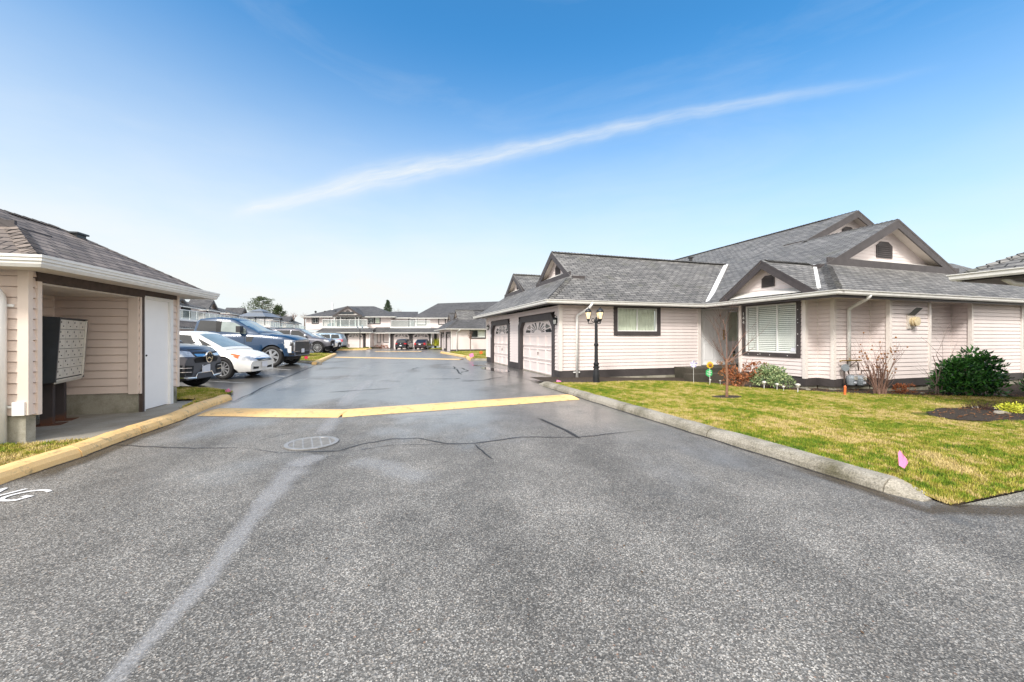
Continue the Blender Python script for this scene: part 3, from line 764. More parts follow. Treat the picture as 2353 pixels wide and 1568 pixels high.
# lanterns by the garages
def wall_lantern(u,v,z,parent):
    f=L_; mb=MB(); c=f(u-.09,v,z)
    mb.box(f(u-.01,v,z+.03),(.03,.10,.18),f.ax()); mb.tube([f(u,v,z+.14),f(u-.08,v,z+.20),f(u-.10,v,z+.13)],.012,6)
    mb.lathe([(.0,.13),(.04,.12),(.085,.05),(.08,.04)],c,6)
    for k in range(6): 
        a=k*math.pi/3; mb.tube([c+Vector((.072*math.cos(a),.072*math.sin(a),.05)),c+Vector((.055*math.cos(a),.055*math.sin(a),-.11))],.006,4)
    mb.lathe([(.06,-.11),(.06,-.13),(.02,-.15)],c,6)
    o=mb.build('wall_lantern',M['blackmetal'],parent)
    mb=MB(); mb.lathe([(.062,.045),(.046,-.105)],c,6); mb.build('lamp_glass',M['blind'],o)
wall_lantern(0,.24,2.02,house); wall_lantern(0,9.75,2.02,house)
mb=MB(); fbox(mb,L_.sub(0,0,(0,1),(1,0)),9.22,9.28,-.045,-.035,1.45,1.62); mb.build('number_plate',M['plate'],house)
# direct-vent flue with its little awning
vu=9.47; vz=1.93
mb=MB(); fbox(mb,L_,vu-.17,vu+.17,-4.685,-4.65,vz-.22,vz+.2); fl=mb.build('flue_plate',M['soffit'],house)
mb=MB(); mb.lathe([(.13,0),(.13,-.03),(.10,-.035),(.10,-.055),(.145,-.06),(.145,-.09),(.11,-.095),(.11,-.115),(.135,-.12),(.135,-.145),(0,-.155)],(0,0,0),20,axis='y')
vv=[L_(vu+.03,-4.685,vz)+L_.a*p[0]+L_.b*p[1]+Vector((0,0,p[2])) for p in mb.v]; mb.v=[tuple(p) for p in vv]
mb.build('flue_cap',M['aluminium'] if False else simple('cream_metal',(.62,.52,.33),.45,var=.15),fl,smooth=False)
mb=MB(); mb.prism([L_(vu-.16,-4.68,vz+.17),L_(vu+.16,-4.68,vz+.17),L_(vu+.20,-4.86,vz+.40),L_(vu-.12,-4.86,vz+.40)],(0,0,.012)); mb.build('flue_awning',simple('grey_sheet_metal',(.10,.11,.11),.5),fl)
window(house,wall_frame(L_(15.57,-4.157),L_(17,-4.157)),.05,1.3,.95,2.4,(.5,),.10,'half')

# ================================================================ house further down on the right
K2=.86
f2=Fr((-5.95,38.4),(R_.x,R_.y),k=K2)
house2=empty('house',(0,0,0),0,'cream garage house further down the right side, bare sapling at its wall','house')
wing(house2,f2,detail=False,roofm='shingle_far')
gutter(house2,[f2(-.65,10.75,2.68),f2(-.65,-.5,2.68),f2(9,-.5,2.68)],k=K2)
downspout(house2,[f2(.92,-.58,2.60),f2(.85,-.5,2.46),f2(.62,-.09,2.30),f2(.62,-.09,.02)],.05)
mb=MB(); lap_wall(mb,f2(5.92,0),f2(10,0),.3*K2,2.56*K2,.11); mb.build('siding_wall',M['siding'],house2)
skirting(house2,[f2(5.92,0),f2(10,0)],-.3,.30*K2)

# ================================================================ mail kiosk on the left
SL=Vector((-.235,.972,0)); RL=Vector((.972,.235,0))
K=Fr((-6.43,5.2),(SL.x,SL.y)); K.b=-RL.copy()            # a runs down the street, b goes into the building
kiosk=empty('mail_kiosk',(0,0,0),0,'tan clapboard mail kiosk with brown shingle roof and open mailbox bay, left foreground','kiosk')
lap=.142; WT=2.36
def kp(t,w): return K(t,w)
mb=MB()
SBk=.42
fw_=wall_frame(kp(-.0,3.2),kp(0,0))
lap_wall(mb,kp(0,3.2),kp(0,0),SBk,WT,lap,d=.02)                 # end wall facing the camera
lap_wall(mb,kp(0,0),kp(3.34,0),SBk,WT,lap,[(.13,2.19,0,3),(2.19,3.17,-1,2.25)],d=.02)
lap_wall(mb,kp(2.16,0),kp(2.16,1.28),SBk,WT,lap,d=.02,side=-1)
lap_wall(mb,kp(.13,1.28),kp(2.16,1.28),SBk,WT,lap,d=.02)
lap_wall(mb,kp(3.34,0),kp(3.34,3.2),SBk,WT,lap,d=.02); lap_wall(mb,kp(.13,1.28),kp(.13,0),SBk,WT,lap,d=.02)
mb.build('siding_wall',M['siding_tan'],kiosk)
ax=K.ax()
mb=MB()
fbox(mb,K,-.03,.035,-.03,.085,SBk,WT)
fbox(mb,K,.10,.165,-.032,.03,SBk-.02,2.22)
fbox(mb,K,2.125,2.15,.01,.16,SBk-.02,2.20); fbox(mb,K,2.15,2.19,-.02,.0,SBk-.02,2.20)
fbox(mb,K,3.28,3.36,-.03,.08,SBk-.03,WT)
mb.build('corner_trim',M['tan_cap'],kiosk,split=True)
mb=MB(); fbox(mb,K,2.19,2.245,-.03,.06,.02,2.22); fbox(mb,K,.10,2.25,-.035,.10,2.21,2.35); fbox(mb,K,2.25,3.3,-.025,.06,2.25,2.34)
mb.build('beam',M['brown'],kiosk,split=True)
mb=MB(); fbox(mb,K,.14,2.15,.03,1.27,2.18,2.205); fbox(mb,K,-.45,3.65,-.42,-.05,2.335,2.35); fbox(mb,K,-.45,-.05,-.05,3.4,2.335,2.35); fbox(mb,K,3.37,3.65,-.05,3.4,2.335,2.35)
mb.build('soffit',M['soffit'],kiosk)
mb=MB()
fbox(mb,K,.0,.14,.02,.60,-.1,SBk-.01) ; fbox(mb,K,2.17,2.30,.03,1.5,-.1,SBk-.01); fbox(mb,K,.12,2.17,1.29,1.45,-.1,SBk-.01); fbox(mb,K,0.02,.12,.60,3.2,-.1,SBk-.01); fbox(mb,K,3.2,3.32,.0,3.2,-.2,SBk-.02)
mb.build('foundation',M['foundation'],kiosk,split=True)
mb=MB(); fbox(mb,K,-.05,-.02,.0,.13,.42,.60); mb.build('junction_box',M['white'],kiosk)
# white storage door
mb=MB(); fbox(mb,K,2.25,2.285,-.02,.08,.05,2.24); fbox(mb,K,3.07,3.17,-.015,.08,.05,2.24); fbox(mb,K,2.285,3.07,-.018,.08,2.18,2.24); mb.build('door_frame',M['white'],kiosk,split=True)
mb=MB(); fbox(mb,K,2.285,3.07,.03,.07,.07,2.18); kd=mb.build('storage_door',M['door'],kiosk)
mb=MB(); mb.blob(K(2.37,.015,1.10),.018,n=6); mb.build('door_knob',M['black'],kd)
# roof
e=2.44; rz=3.40; d=1.62
mb=MB()
a0=(-.45,-.45); 
A=K(-.45,-.45,e); B=K(3.70,-.45,e); C=K(3.70,-.45+2*d,e); D=K(-.45,-.45+2*d,e)
# the house side slopes: long ridge with hipped ends, low gablet over the near end
P=K(3.70-d,-.45+d,rz); Q=K(-.45+d*.62,-.45+d,rz)
q1=K(-.45+d*.62,-.45+d*.62,e+(rz-e)*.62); q2=K(-.45+d*.62,-.45+2*d-d*.62,e+(rz-e)*.62)
for poly in ((A,B,P,Q,q1),(C,D,q2,Q,P),(B,C,P),(D,A,q1,q2)): mb.slab(poly,.09,0,1,2)
mb.build('roof',[M['shingle_brown'],M['trim'],M['soffit']],kiosk)
mb=MB(); caps(mb,A+Vector((0,0,.01)),q1,w=.11,hh=.022); caps(mb,B,P,w=.10,hh=.02); caps(mb,Q,P,w=.10,hh=.02); mb.build('ridge_caps',M['shingle_brown'],kiosk,split=True)
gablet(kiosk,K.sub(-.45+d*.62,-.45+d,(0,1),(1,0)),d*.38,(rz-e)*.38,.5,rz,bw=.10,rec=.15,vent=False,roofm='shingle_brown',white_ledge=False)
mb=MB(); v=K(2.22,1.02,3.27); mb.box(v+Vector((0,0,.06)),(.26,.26,.03),(Vector((SL.x,SL.y,.0)),-RL,Vector((0,0,1)))); mb.box(v,(.20,.20,.12),(SL,-RL,Vector((0,0,1)))); mb.build('roof_vent',M['darkpanel'],kiosk,split=True)
KG=[(0,0),(0,-.13),(.085,-.14),(.11,-.10),(.11,-.075),(.128,-.065),(.128,-.035),(.14,-.025),(.14,.008),(.12,.008),(.09,-.03),(.02,0)]
gutter(kiosk,[K(-.45,3.2,e+.01),K(-.45,-.45,e+.01),K(3.70,-.45,e+.01),K(3.70,2.8,e+.01)],prof=KG)
downspout(kiosk,[K(-.50,.30,2.32),K(-.30,.26,2.22),K(-.08,.225,2.0),K(-.08,.22,1.85),K(-.08,.22,-.0)],.055)
mb=MB()
for z in (.52,1.85): fbox(mb,K,-.04,-.022,.12,.32,z,z+.035)
mb.build('downspout_bracket',M['white'],kiosk,split=True)
# cluster mailbox standing in the bay
mbx=empty('cluster_mailbox',(0,0,0),0,'grey metal cluster mailbox with four columns of locked doors, standing in the kiosk bay','mailbox')
Kb=Fr((-6.95,6.0),(-.517,.856)); Kb.b=Vector((-.856,-.517,0)); Lx=.98; z0,z1=.79,1.74; dp=.46
mb=MB(); lean=.05
def mp(t,w,z): return Kb(t,w+ (lean*(z1-z)/(z1-z0)),z)
for t0,t1 in ((-.03,0),(Lx,Lx+.03)):
    mb.prism([mp(t0,-.03,z1+.02),mp(t0,-.03,z0-.03),Kb(t0,dp,z0-.06),Kb(t0,dp,z1+.04)],Kb.a*(t1-t0))
mb.prism([Kb(0,.02,z1),Kb(0,dp,z1+.03),Kb(0,dp,z0-.05),mp(0,.02,z0)],Kb.a*Lx)
mb.prism([Kb(0,-.03,z1+.02),Kb(0,dp,z1+.045),Kb(0,dp,z1+.02),Kb(0,-.02,z1)],Kb.a*Lx)
mb.prism([Kb(Lx+.03,.05,z1+.0),Kb(Lx+.03,dp,z1),Kb(Lx+.03,dp,z0),Kb(Lx+.03,.08,z0)],Kb.a*.08)
mb.build('cabinet',M['darkpanel'],mbx)
mb=MB(); mb.prism([mp(0,-.03,z0+.01),mp(Lx,-.03,z0+.01),mp(Lx,-.005,z0-.04),mp(0,-.005,z0-.04)],(0,0,-.02)); mb.prism([mp(Lx-.03,-.035,z1),mp(Lx,-.035,z1),mp(Lx,-.035,z0),mp(Lx-.03,-.035,z0)],Kb.b*.02); mb.build('frame_edge',M['aluminium'],mbx)
cw=(Lx-.04)/4; ch=(z1-z0-.03)/6
for r in range(6):
    for c in range(4):
        mb=MB(); t0=.01+c*cw; b0=z0+.02+r*ch; g=.004; 
        mb.prism([mp(t0+g,-.015,b0+g),mp(t0+cw-g,-.015,b0+g),mp(t0+cw-g,-.015,b0+ch-g),mp(t0+g,-.015,b0+ch-g)],Kb.b*.02)
        dd=mb.build('mailbox_door',M['aluminium'],mbx)
        mb=MB(); mb.blob(mp(t0+cw*.55,-.017,b0+ch*.32),.009,n=6); q=mp(t0+cw*.25,-.0155,b0+ch*.72); mb.box(q,(.022,.003,.03),Kb.ax()); mb.build('lock',M['plastic'],dd)
for t in (.42,.82):
    mb=MB(); fbox(mb,Kb,t,t+.09,.20,.34,.04-.0,z0-.02); fbox(mb,Kb,t-.09,t+.18,.08,.40,.03,.06); mb.build('post',M['rust'],mbx)

# ================================================================ roof corner of the neighbour on the far right
N=Fr((9.28,8.15),(-S_.x,-S_.y)); N.b=R_.copy()
nb=empty('house',(0,0,0),0,'neighbouring house at the right edge, only its shingle roof corner and dark soffit in view','house')
mb=MB(); e=2.75
a,b,c,dd=N(0,0,e),N(9,0,e),N(9,9,e),N(0,9,e)
for poly in ((a,b,N(4.5,4.5,5.2)),(b,c,N(4.5,4.5,5.2)),(c,dd,N(4.5,4.5,5.2)),(dd,a,N(4.5,4.5,5.2))): mb.slab(poly,.12,0,1,2)
mb.build('roof',[M['shingle'],M['trim'],M['trim']],nb)
mb=MB(); caps(mb,a,N(3.5,3.5,e+1.9),w=.13); mb.build('ridge_caps',M['shingle'],nb)
gutter(nb,[N(9,0,e),N(0,0,e),N(0,9,e)],side=-1)
mb=MB(); fbox(mb,N,.04,8.9,.04,8.9,2.60,2.615); mb.build('soffit',M['trim'],nb)
mb=MB()
W=[(1.0,1.2),(8,1.2),(8,8),(1.0,8)]
for i in range(4): lap_wall(mb,N(*W[(i+1)%4]),N(*W[i]),.2,2.6,.122)
mb.build('siding_wall',M['siding'],nb)
gablet(nb,N.sub(2.2,.85,(-1,0),(0,1)),1.55,.95,1.6,4.05,bw=.24,rec=.3)
downspout(nb,[N(.5,.35,2.62),N(.55,.6,2.52),N(.95,1.05,2.45),N(.95,1.1,2.3),N(.95,1.1,0)],.05)

# ================================================================ two-storey block closing the street
B1=Fr((0,50),(1,0))
def X(x): return (x-CX)*50/F
def Zf(y,Y=50): return H+(HY-y)*Y/F
def cx3(x): return (612.7+.2344*x-CX)*50/F      # street-end survey columns
far=empty('apartment_building',(0,0,0),0,'two-storey cream block with glazed balcony under a dark gable, closing the end of the street','building')
W1=Fr((0,50),(1,0)); W1.b=Vector((0,1,0))
W2=Fr((0,51.6),(1,0)); W2.b=Vector((0,1,0))
GZ=1.92
def gops(*g): return [(a-.35,b+.35,-.2,GZ+.28) for a,b in g]
def q3(x,Y): return (612.7+.2344*x-CX)*Y/F
# ground floor
x0=q3(560,50); x1=q3(1010,50); x2=q3(1205,50); x3=q3(1615,50); x4=q3(1760,51.6)
g=[(q3(790,50),q3(945,50)),(q3(1240,50),q3(1398,50)),(q3(1430,50),q3(1590,50))]
mb=MB(); mb.mark()
lap_wall(mb,(x0,50),(x1,50),.25,2.1,.11,[(a-x0,b-x0,c,d) for a,b,c,d in gops(g[0])]); lap_wall(mb,(x1,50),(x1,51.6),.25,2.1,.11); mb.mark()
lap_wall(mb,(x2,50),(x3,50),.25,2.1,.11,[(a-x2,b-x2,c,d) for a,b,c,d in gops(*g[1:])])
lap_wall(mb,(x2,51.6),(x2,50),.25,2.1,.11); lap_wall(mb,(x3,50),(x3,51.6),.25,2.1,.11)
mb.mark(); lap_wall(mb,(x1,51.6),(x2,51.6),.1,2.1,.11); mb.mark(); lap_wall(mb,(x3,51.6),(x4+6,51.6),.25,2.1,.11); mb.mark(); lap_wall(mb,(x0-4,51.6),(x0,51.6),.25,2.1,.11)
mb.build('ground_floor_wall',M['siding'],far,split=True)
for a,b in g: garage_door(far,W1,a,b,0,GZ,detail=False,trim=.22)
mb=MB(); fbox(mb,W1,x0,x1,.3,.34,0,2.1); fbox(mb,W1,x2,x3,.3,.34,0,2.1); mb.build('inner_wall',M['black'],far)
mb=MB()
for a,b in ((x0,x1),(x2,x3)):
    for c in (a,b): mb.box((c,50-.02,1.1),(.12,.1,2.0))
mb.build('corner_trim',M['white'],far,split=True)
d0,d1=q3(1022,51.6),q3(1078,51.6)
mb=MB(); fbox(mb,W2,d0,d1,-.05,.0,.2,2.0); mb.build('entry_door',M['door'],far,split=True)
mb=MB(); fbox(mb,W2,d0-.1,q3(1130,51.6),-1.0,-.05,0,.18); mb.build('entry_step',M['steps'],far)
window(far,W2,q3(1083,51.6),q3(1118,51.6),.7,2.02,(),.06); window(far,W2,q3(1145,51.6),q3(1205,51.6),.75,2.0,(),.08)
mb=MB(); fbox(mb,W2,x3+.05,q3(1665,51.6),-.04,0,0,1.95); mb.build('entry_door',M['darkpanel'],far,split=True)
window(far,W2,q3(1667,51.6),q3(1700,51.6),.7,2.0,(),.07)
# skirt roof between the floors
mb=MB(); ez=2.10; dz=2.66
def skirtroof(a,b,y0,y1,z0,z1): mb.slab([(a,y0,z0),(b,y0,z0),(b,y1,z1),(a,y1,z1)],.10,0,1,2)
skirtroof(q3(480,49.4),q3(1020,49.4),49.4,51.2,ez,dz); skirtroof(q3(1000,49.4),q3(1240,50.5),50.6,52.0,ez-.04,dz+.12); skirtroof(q3(1175,49.4),q3(1705,49.4),49.4,51.2,ez-.03,dz)
mb.slab([(q3(480,49.4),49.4,ez),(q3(480,49.4)+1.0,51.2,dz),(q3(480,49.4)+1.0,54,dz),(q3(480,49.4)-1.4,54,ez)],.1,0,1,2)
mb.build('lower_roof',[M['shingle_far'],M['trim'],M['soffit']],far)
gutter(far,[(q3(480,49.4),51.2,ez),(q3(480,49.4),49.4,ez),(q3(1020,49.4),49.4,ez),(q3(1020,49.4),50.6,ez)],k=1.1)
gutter(far,[(q3(1175,49.4),50.6,ez-.03),(q3(1175,49.4),49.4,ez-.03),(q3(1705,49.4),49.4,ez-.03)],k=1.1)
gutter(far,[(q3(1020,49.4),50.6,ez-.04),(q3(1175,49.4),50.6,ez-.04)],k=1.1)
# deck
mb=MB(); mb.box(((q3(545,51.2)+q3(1000,51.2))/2,51.6,dz+.06),(q3(1000,51.2)-q3(545,51.2),1.0,.14)); mb.box(((q3(1215,51.2)+q3(1610,51.2))/2,51.9,dz+.06),(q3(1610,51.2)-q3(1215,51.2),1.6,.14)); mb.build('balcony_floor',M['white'],far,split=True)
# upper walls
Yu=52.6
def uz(y): return H+(HY-(661.8+.2344*y))*Yu/F
ux=lambda x: q3(x,Yu)
Wu=Fr((0,Yu),(1,0)); Wu.b=Vector((0,1,0))
mb=MB(); zE=uz(283)
lap_wall(mb,(ux(385),Yu),(ux(1215),Yu),2.5,zE,.12,[(ux(445)-ux(385),ux(512)-ux(385),uz(352),uz(287)),(ux(992)-ux(385),ux(1116)-ux(385),uz(356),uz(290))])
lap_wall(mb,(ux(1215),Yu+1.2),(ux(1455),Yu+1.2),2.5,zE-.1,.12); lap_wall(mb,(ux(1455),Yu),(ux(1800),Yu),2.5,zE-.15,.12); lap_wall(mb,(ux(1215),Yu),(ux(1215),Yu+1.2),2.5,zE,.12)
lap_wall(mb,(ux(385),Yu+7),(ux(385),Yu),2.5,zE,.12)
mb.build('upper_wall',M['siding'],far)
window(far,Wu,ux(443),ux(513),uz(354),uz(285),(.5,),.12)
window(far,Wu,ux(990),ux(1056),uz(356),uz(289),(.5,),.12); window(far,Wu,ux(1056),ux(1117),uz(356),uz(289),(),.12,'curtain')
window(far,Wu,ux(553),ux(622),uz(395),uz(288),(.5,),.07)
Wr=Fr((0,Yu),(1,0)); Wr.b=Vector((0,1,0))
window(far,Wr,ux(1468),ux(1566),uz(368),uz(299),(.5,),.12,'curtain'); window(far,Wr,ux(1682),ux(1757),uz(362),uz(302),(.5,),.12,'curtain')
mb=MB(); Wb=Fr((0,Yu+1.2),(1,0)); Wb.b=Vector((0,1,0)); fbox(mb,Wb,q3(1400,Yu+1.2),q3(1448,Yu+1.2),-.05,0,2.7,uz(305)); mb.build('balcony_door',M['door'],far)
mb=MB(); fbox(mb,Wb,q3(1390,Yu+1.2),q3(1399,Yu+1.2),-.06,0,2.7,uz(300)); mb.build('door_trim',M['trim'],far)
# sun room with posts
sx0,sx1=q3(665,51.8),q3(905,51.8)
mb=MB(); mb.box(((sx0+sx1)/2,Yu-.06,(2.7+zE)/2),(sx1-sx0,.08,zE-2.75)); mb.build('balcony_recess',M['glass_dark'],far)
mb=MB()
for x in (665,725,870,903): mb.box((q3(x,51.5),51.5,(2.7+zE)/2),(.12,.12,zE-2.7))
mb.build('balcony_post',M['white'],far,split=True)
mb=MB(); mb.box((q3(790,52),52.1,3.05),(2.3,.5,.12)); mb.box((q3(640,52),51.9,3.0),(.35,.35,.7)); mb.box((q3(615,52),51.9,2.95),(.3,.3,.6)); mb.box((q3(935,52),51.9,2.95),(.5,.3,.3)); mb.build('patio_furniture',M['meter'],far,split=True)
def railing(parent,P,z0,h,n=8,k=1.0,fill='railglass'):
    mb=MB(); pts=[Vector(p) for p in P]
    for i in range(len(pts)-1):
        a,b=pts[i],pts[i+1]; L=(b-a).length; m=max(1,round(L/n))
        up=Vector((0,0,1))
        for j in range(m+1): mb.tube([a+(b-a)*j/m+up*z0,a+(b-a)*j/m+up*(z0+h)],.032*k,4)
        mb.tube([a+up*(z0+h),b+up*(z0+h)],.035*k,4); mb.tube([a+up*(z0+.08),b+up*(z0+.08)],.025*k,4)
    o=mb.build('railing',M['white'],parent)
    mb=MB()
    for i in range(len(pts)-1):
        a,b=pts[i],pts[i+1]; up=Vector((0,0,1)); mb.face([a+up*(z0+.1),b+up*(z0+.1),b+up*(z0+h-.03),a+up*(z0+h-.03)])
    mb.build('railing_glass',M[fill],o); return o
railing(far,[(q3(548,51.3),51.3,0),(q3(985,51.3),51.3,0)],dz+.1,1.0,1.15)
railing(far,[(q3(1220,51.3),51.3,0),(q3(1600,51.3),51.3,0)],dz+.1,.9,2.2,.6)
# upper roof
mb=MB(); fU=Fr((0,Yu-.6),(1,0)); fU.b=Vector((0,1,0))
rzU=H+(HY-704)*(Yu+3.6)/F
hiproof(mb,fU,q3(340,52),q3(1252,52),0,8.6,zE,rzU,hip=4.2)
fV=Fr((0,Yu-.3),(1,0)); fV.b=Vector((0,1,0))
zr3=H+(HY-716.3)*(Yu+3)/F
mb.slab([(q3(1165,52.3),Yu,zE-.12),(q3(1480,52.3),Yu,zE-.12),(q3(1480,55.6),Yu+3.3,zr3),(q3(1165,55.6),Yu+3.3,zr3)],.1,0,1,2)
zr4=H+(HY-697.5)*(57.5)/F
mb.slab([(q3(1415,52.0),Yu-.5,zE-.17),(q3(2400,52),Yu-.5,zE-.17),(q3(2400,57.5),57.5,zr4+.35),(q3(1680,57.5),57.5,zr4)],.1,0,1,2)
mb.slab([(q3(1415,52.0),Yu-.5,zE-.17),(q3(1680,57.5),57.5,zr4),(q3(1600,62),62,zE)],.1,0,1,2)
mb.build('upper_roof',[M['shingle_far'],M['trim'],M['soffit']],far)
gutter(far,[(q3(340,52),60,zE),(q3(340,52),Yu-.6,zE),(q3(1252,52),Yu-.6,zE),(q3(1252,52),Yu+.2,zE)],k=1.1)
gutter(far,[(q3(1252,52),Yu,zE-.12),(q3(1420,52),Yu,zE-.12)],k=1.0); gutter(far,[(q3(1415,52),Yu-.5,zE-.17),(q3(1785,52),Yu-.5,zE-.17)],k=1.1)
gx=(q3(655,51.2)+q3(940,51.2))/2
gablet(far,Fr((gx,51.0),(1,0)),(q3(940,51)-q3(655,51))/2,1.28,3.5,zE+1.30,bw=.16,rec=.25,roofm='shingle_far')
mb=MB(); mb.box((gx-.15,51.05,zE+.42),(1.9,.05,.30)); mb.build('gable_panel',M['darkpanel'],far)
mb=MB(); mb.tube([(q3(645,54),54,zE+1.0),(q3(645,54),54,zE+1.95)],.14,8); mb.build('chimney_pipe',M['white'],far)
mb=MB(); 
for x,y in ((572,218),(480,222),(678,200)):
    Y=54.0; mb.blob((q3(x,Y),Y,zE+.18+.40*(Y-Yu)),.15)
mb.build('roof_vent',M['black'],far,split=True)
downspout(far,[(q3(1462,51.9),Yu-.6,zE-.3),(q3(1636,51.9)*0+q3(1462,51.9),Yu-.2,zE-.5),(q3(1462,51.9),Yu-.06,2.9)],.05)

# ================================================================ row of houses along the far left of the parking
Q=Fr((-35.2,41.1),(S_.x,S_.y)); Q.b=-R_.copy()
def row_house(t0,t1,label,ridge,gab,front=0,e=4.95,hip=4.0,deck=True,wins=(),apex=None,frontgable=None):
    root=empty('house',(0,0,0),0,label,'house','houses behind the parked cars')
    dep=8.5
    mb=MB(); lap_wall(mb,Q(t1,front+.6),Q(t0,front+.6),3.2,e,.2,side=1); lap_wall(mb,Q(t0,front+.6),Q(t0,dep),3.2,e,.2); lap_wall(mb,Q(t1,dep),Q(t1,front+.6),3.2,e,.2)
    mb.build('upper_wall',M['siding'],root)
    mb=MB(); hiproof(mb,Q,t0-.6,t1+.6,front,dep+.6,e,ridge,hip=hip); mb.build('roof',[M['shingle_far'],M['trim'],M['soffit']],root)
    gutter(root,[Q(t1+.6,front,e),Q(t0-.6,front,e),Q(t0-.6,dep,e)],k=1.6)
    for (c,hw,rise,zz) in gab: gablet(root,Q.sub(c,front+.5,(-1,0),(0,1)),hw,rise,2.5,zz,bw=.28,rec=.4,vent=False,roofm='shingle_far')
    if frontgable:
        c,hw,rise,zz,tt=frontgable; gablet(root,Q.sub(tt,c,(0,1),(1,0)),hw,rise,3.5,zz,bw=.28,rec=.5,vent=False,roofm='shingle_far')
    wf=wall_frame(Q(t1,front+.6),Q(t0,front+.6))
    for a,b,z0,z1 in wins: window(root,wf,(t1-b),(t1-a),z0,z1,(.5,),.12,None)
    if deck:
        mb=MB(); mb.mark(); lap_wall(mb,Q(t1+1,-1.6),Q(t0-1,-1.6),.2,2.5,.2); mb.mark(); lap_wall(mb,Q(t0-1,-1.6),Q(t0-1,dep),.2,2.5,.2)
        mb.build('ground_floor_wall',M['siding'],root,split=True)
        mb=MB(); mb.slab([Q(t0-1,-2.5,2.45),Q(t1+1,-2.5,2.45),Q(t1+1,-1.3,3.15),Q(t0-1,-1.3,3.15)],.12,0,1,2); mb.build('lower_roof',[M['shingle_brown'],M['trim'],M['soffit']],root)
        gutter(root,[Q(t1+1,-2.5,2.45),Q(t0-1,-2.5,2.45)],k=1.6)
        mb=MB(); fbox(mb,Q,t0-1,t1+1,-1.4,dep,3.12,3.25); mb.build('balcony_floor',M['white'],root,split=True)
        railing(root,[Q(t1+1,-1.3),Q(t0-1,-1.3)],3.22,1.02,1.6)
    return root
row_house(-9,6.6,'nearest of the houses behind the parked cars, pale railing under its grey roof','6' and 6.3,[(2.4,1.5,1.0,5.95)],wins=((-1.2,.6,3.7,4.8),(2.4,4.4,3.7,4.8)),hip=(4.5,3.0))
row_house(8.4,12.6,'house with a peaked dark gable between two taller roofs, behind the blue pickup',6.3,[(10.6,2.0,1.5,6.3)],hip=(1.5,1.0))
row_house(15.2,24.0,'grey-roofed house with a white gable end right behind the blue pickup cab',6.15,[(22.4,2.0,1.25,6.1)],hip=(.5,.3))
row_house(37,46.5,'low dark-roofed house with small white gable, behind and right of the metal gazebo',6.35,[(44.5,2.2,1.3,6.2)],hip=(3,.4))
row_house(49.5,63,'furthest house of the left row, brown roof with a flat dark gable facing the street',7.0,[],frontgable=None,hip=(.6,.6))
o5=[o for o in bpy.data.objects if o.get('label','').startswith('furthest house of')][0]
gablet(o5,Q.sub(53.8,.3,(-1,0),(0,1)),3.2,1.55,3.0,6.35,bw=.45,rec=.5,roofm='shingle_far')
# connecting ground floor with deck under the gazebo
ann=empty('garage_block',(0,0,0),0,'low flat-roofed garage block with white railing deck carrying the gazebo','building')
mb=MB(); lap_wall(mb,Q(36,-1.6),Q(25.2,-1.6),.2,2.5,.2); mb.build('wall',M['siding'],ann)
mb=MB(); mb.slab([Q(25.1,-2.5,2.45),Q(35.9,-2.5,2.45),Q(35.9,-1.3,3.0),Q(25.1,-1.3,3.0)],.12,0,1,2); mb.build('lower_roof',[M['shingle_brown'],M['trim'],M['soffit']],ann)
mb=MB(); fbox(mb,Q,25.1,35.9,-1.4,7,3.0,3.2); mb.build('balcony_floor',M['white'],ann,split=True)
railing(ann,[Q(35.9,-1.3),Q(25.1,-1.3)],3.22,1.02,1.6)
# gazebo
gz=empty('gazebo',(0,0,0),0,'two-tier grey metal gazebo canopy on a roof deck behind the blue pickup','gazebo')
gc=Vector((-38.6,60.0,0)); gf=Fr((gc.x,gc.y),(1,0)); gf.b=Vector((0,1,0))
mb=MB()
for (hw,z0,hw2,z1) in ((2.15,4.55,.95,5.25),(1.0,5.38,.05,5.85)):
    for i in range(4):
        c=[(-1,-1),(1,-1),(1,1),(-1,1)]; a=c[i]; b=c[(i+1)%4]
        mb.slab([gf(a[0]*hw,a[1]*hw,z0),gf(b[0]*hw,b[1]*hw,z0),gf(b[0]*hw2,b[1]*hw2,z1),gf(a[0]*hw2,a[1]*hw2,z1)],.05)
mb.build('canopy',simple('grey_metal_roof',(.24,.26,.29),.45,metal=.3),gz)
for a,b in ((-1,-1),(1,-1),(1,1),(-1,1)):
    mb=MB(); mb.tube([gf(a*2,b*2,3.22),gf(a*2,b*2,4.6)],.06,6); mb.build('post',M['black'],gz)
# ================================================================ ground, street, kerbs
def flat(name, pts, z, mat, kind='structure', label=None, cat=None):
    mb=MB(); P=[Vector((p[0],p[1],z)) for p in pts]
    n=sum(((P[i].x*P[(i+1)%len(P)].y-P[(i+1)%len(P)].x*P[i].y) for i in range(len(P))))
    if n<0: P=P[::-1]
    mb.face(P); o=mb.build(name,mat); tag(o,label,cat,kind=kind); return o
gm=simple('far_ground',(.10,.11,.06),.95,var=.3,scale=.05)
flat('ground',[(-3000,-3000),(3000,-3000),(3000,3000),(-3000,3000)],-.45,gm)
kl=lambda u,v: L_(u,v)
flat('road',[(-70,-25),(30,-25),kl(26,-10.3),kl(-1.02,-10.3),kl(-1.02,-1.22),kl(.35,-.95),kl(.35,10.1),kl(30,10.1),(40,75),(-70,75)],0,M['asphalt'])
# parking bays on the left
pk=[G(540,926),G(775,816.5),G(812,806),(-22,52),(-60,52),(-60,10.6),G(392,900),(-9.2,9.3),G(500,912)]
flat('parking_lot',[(p[0],p[1]) for p in pk],.004,M['asphalt_dark'])  # dark colour is wet asphalt plus the cars' reflections painted in
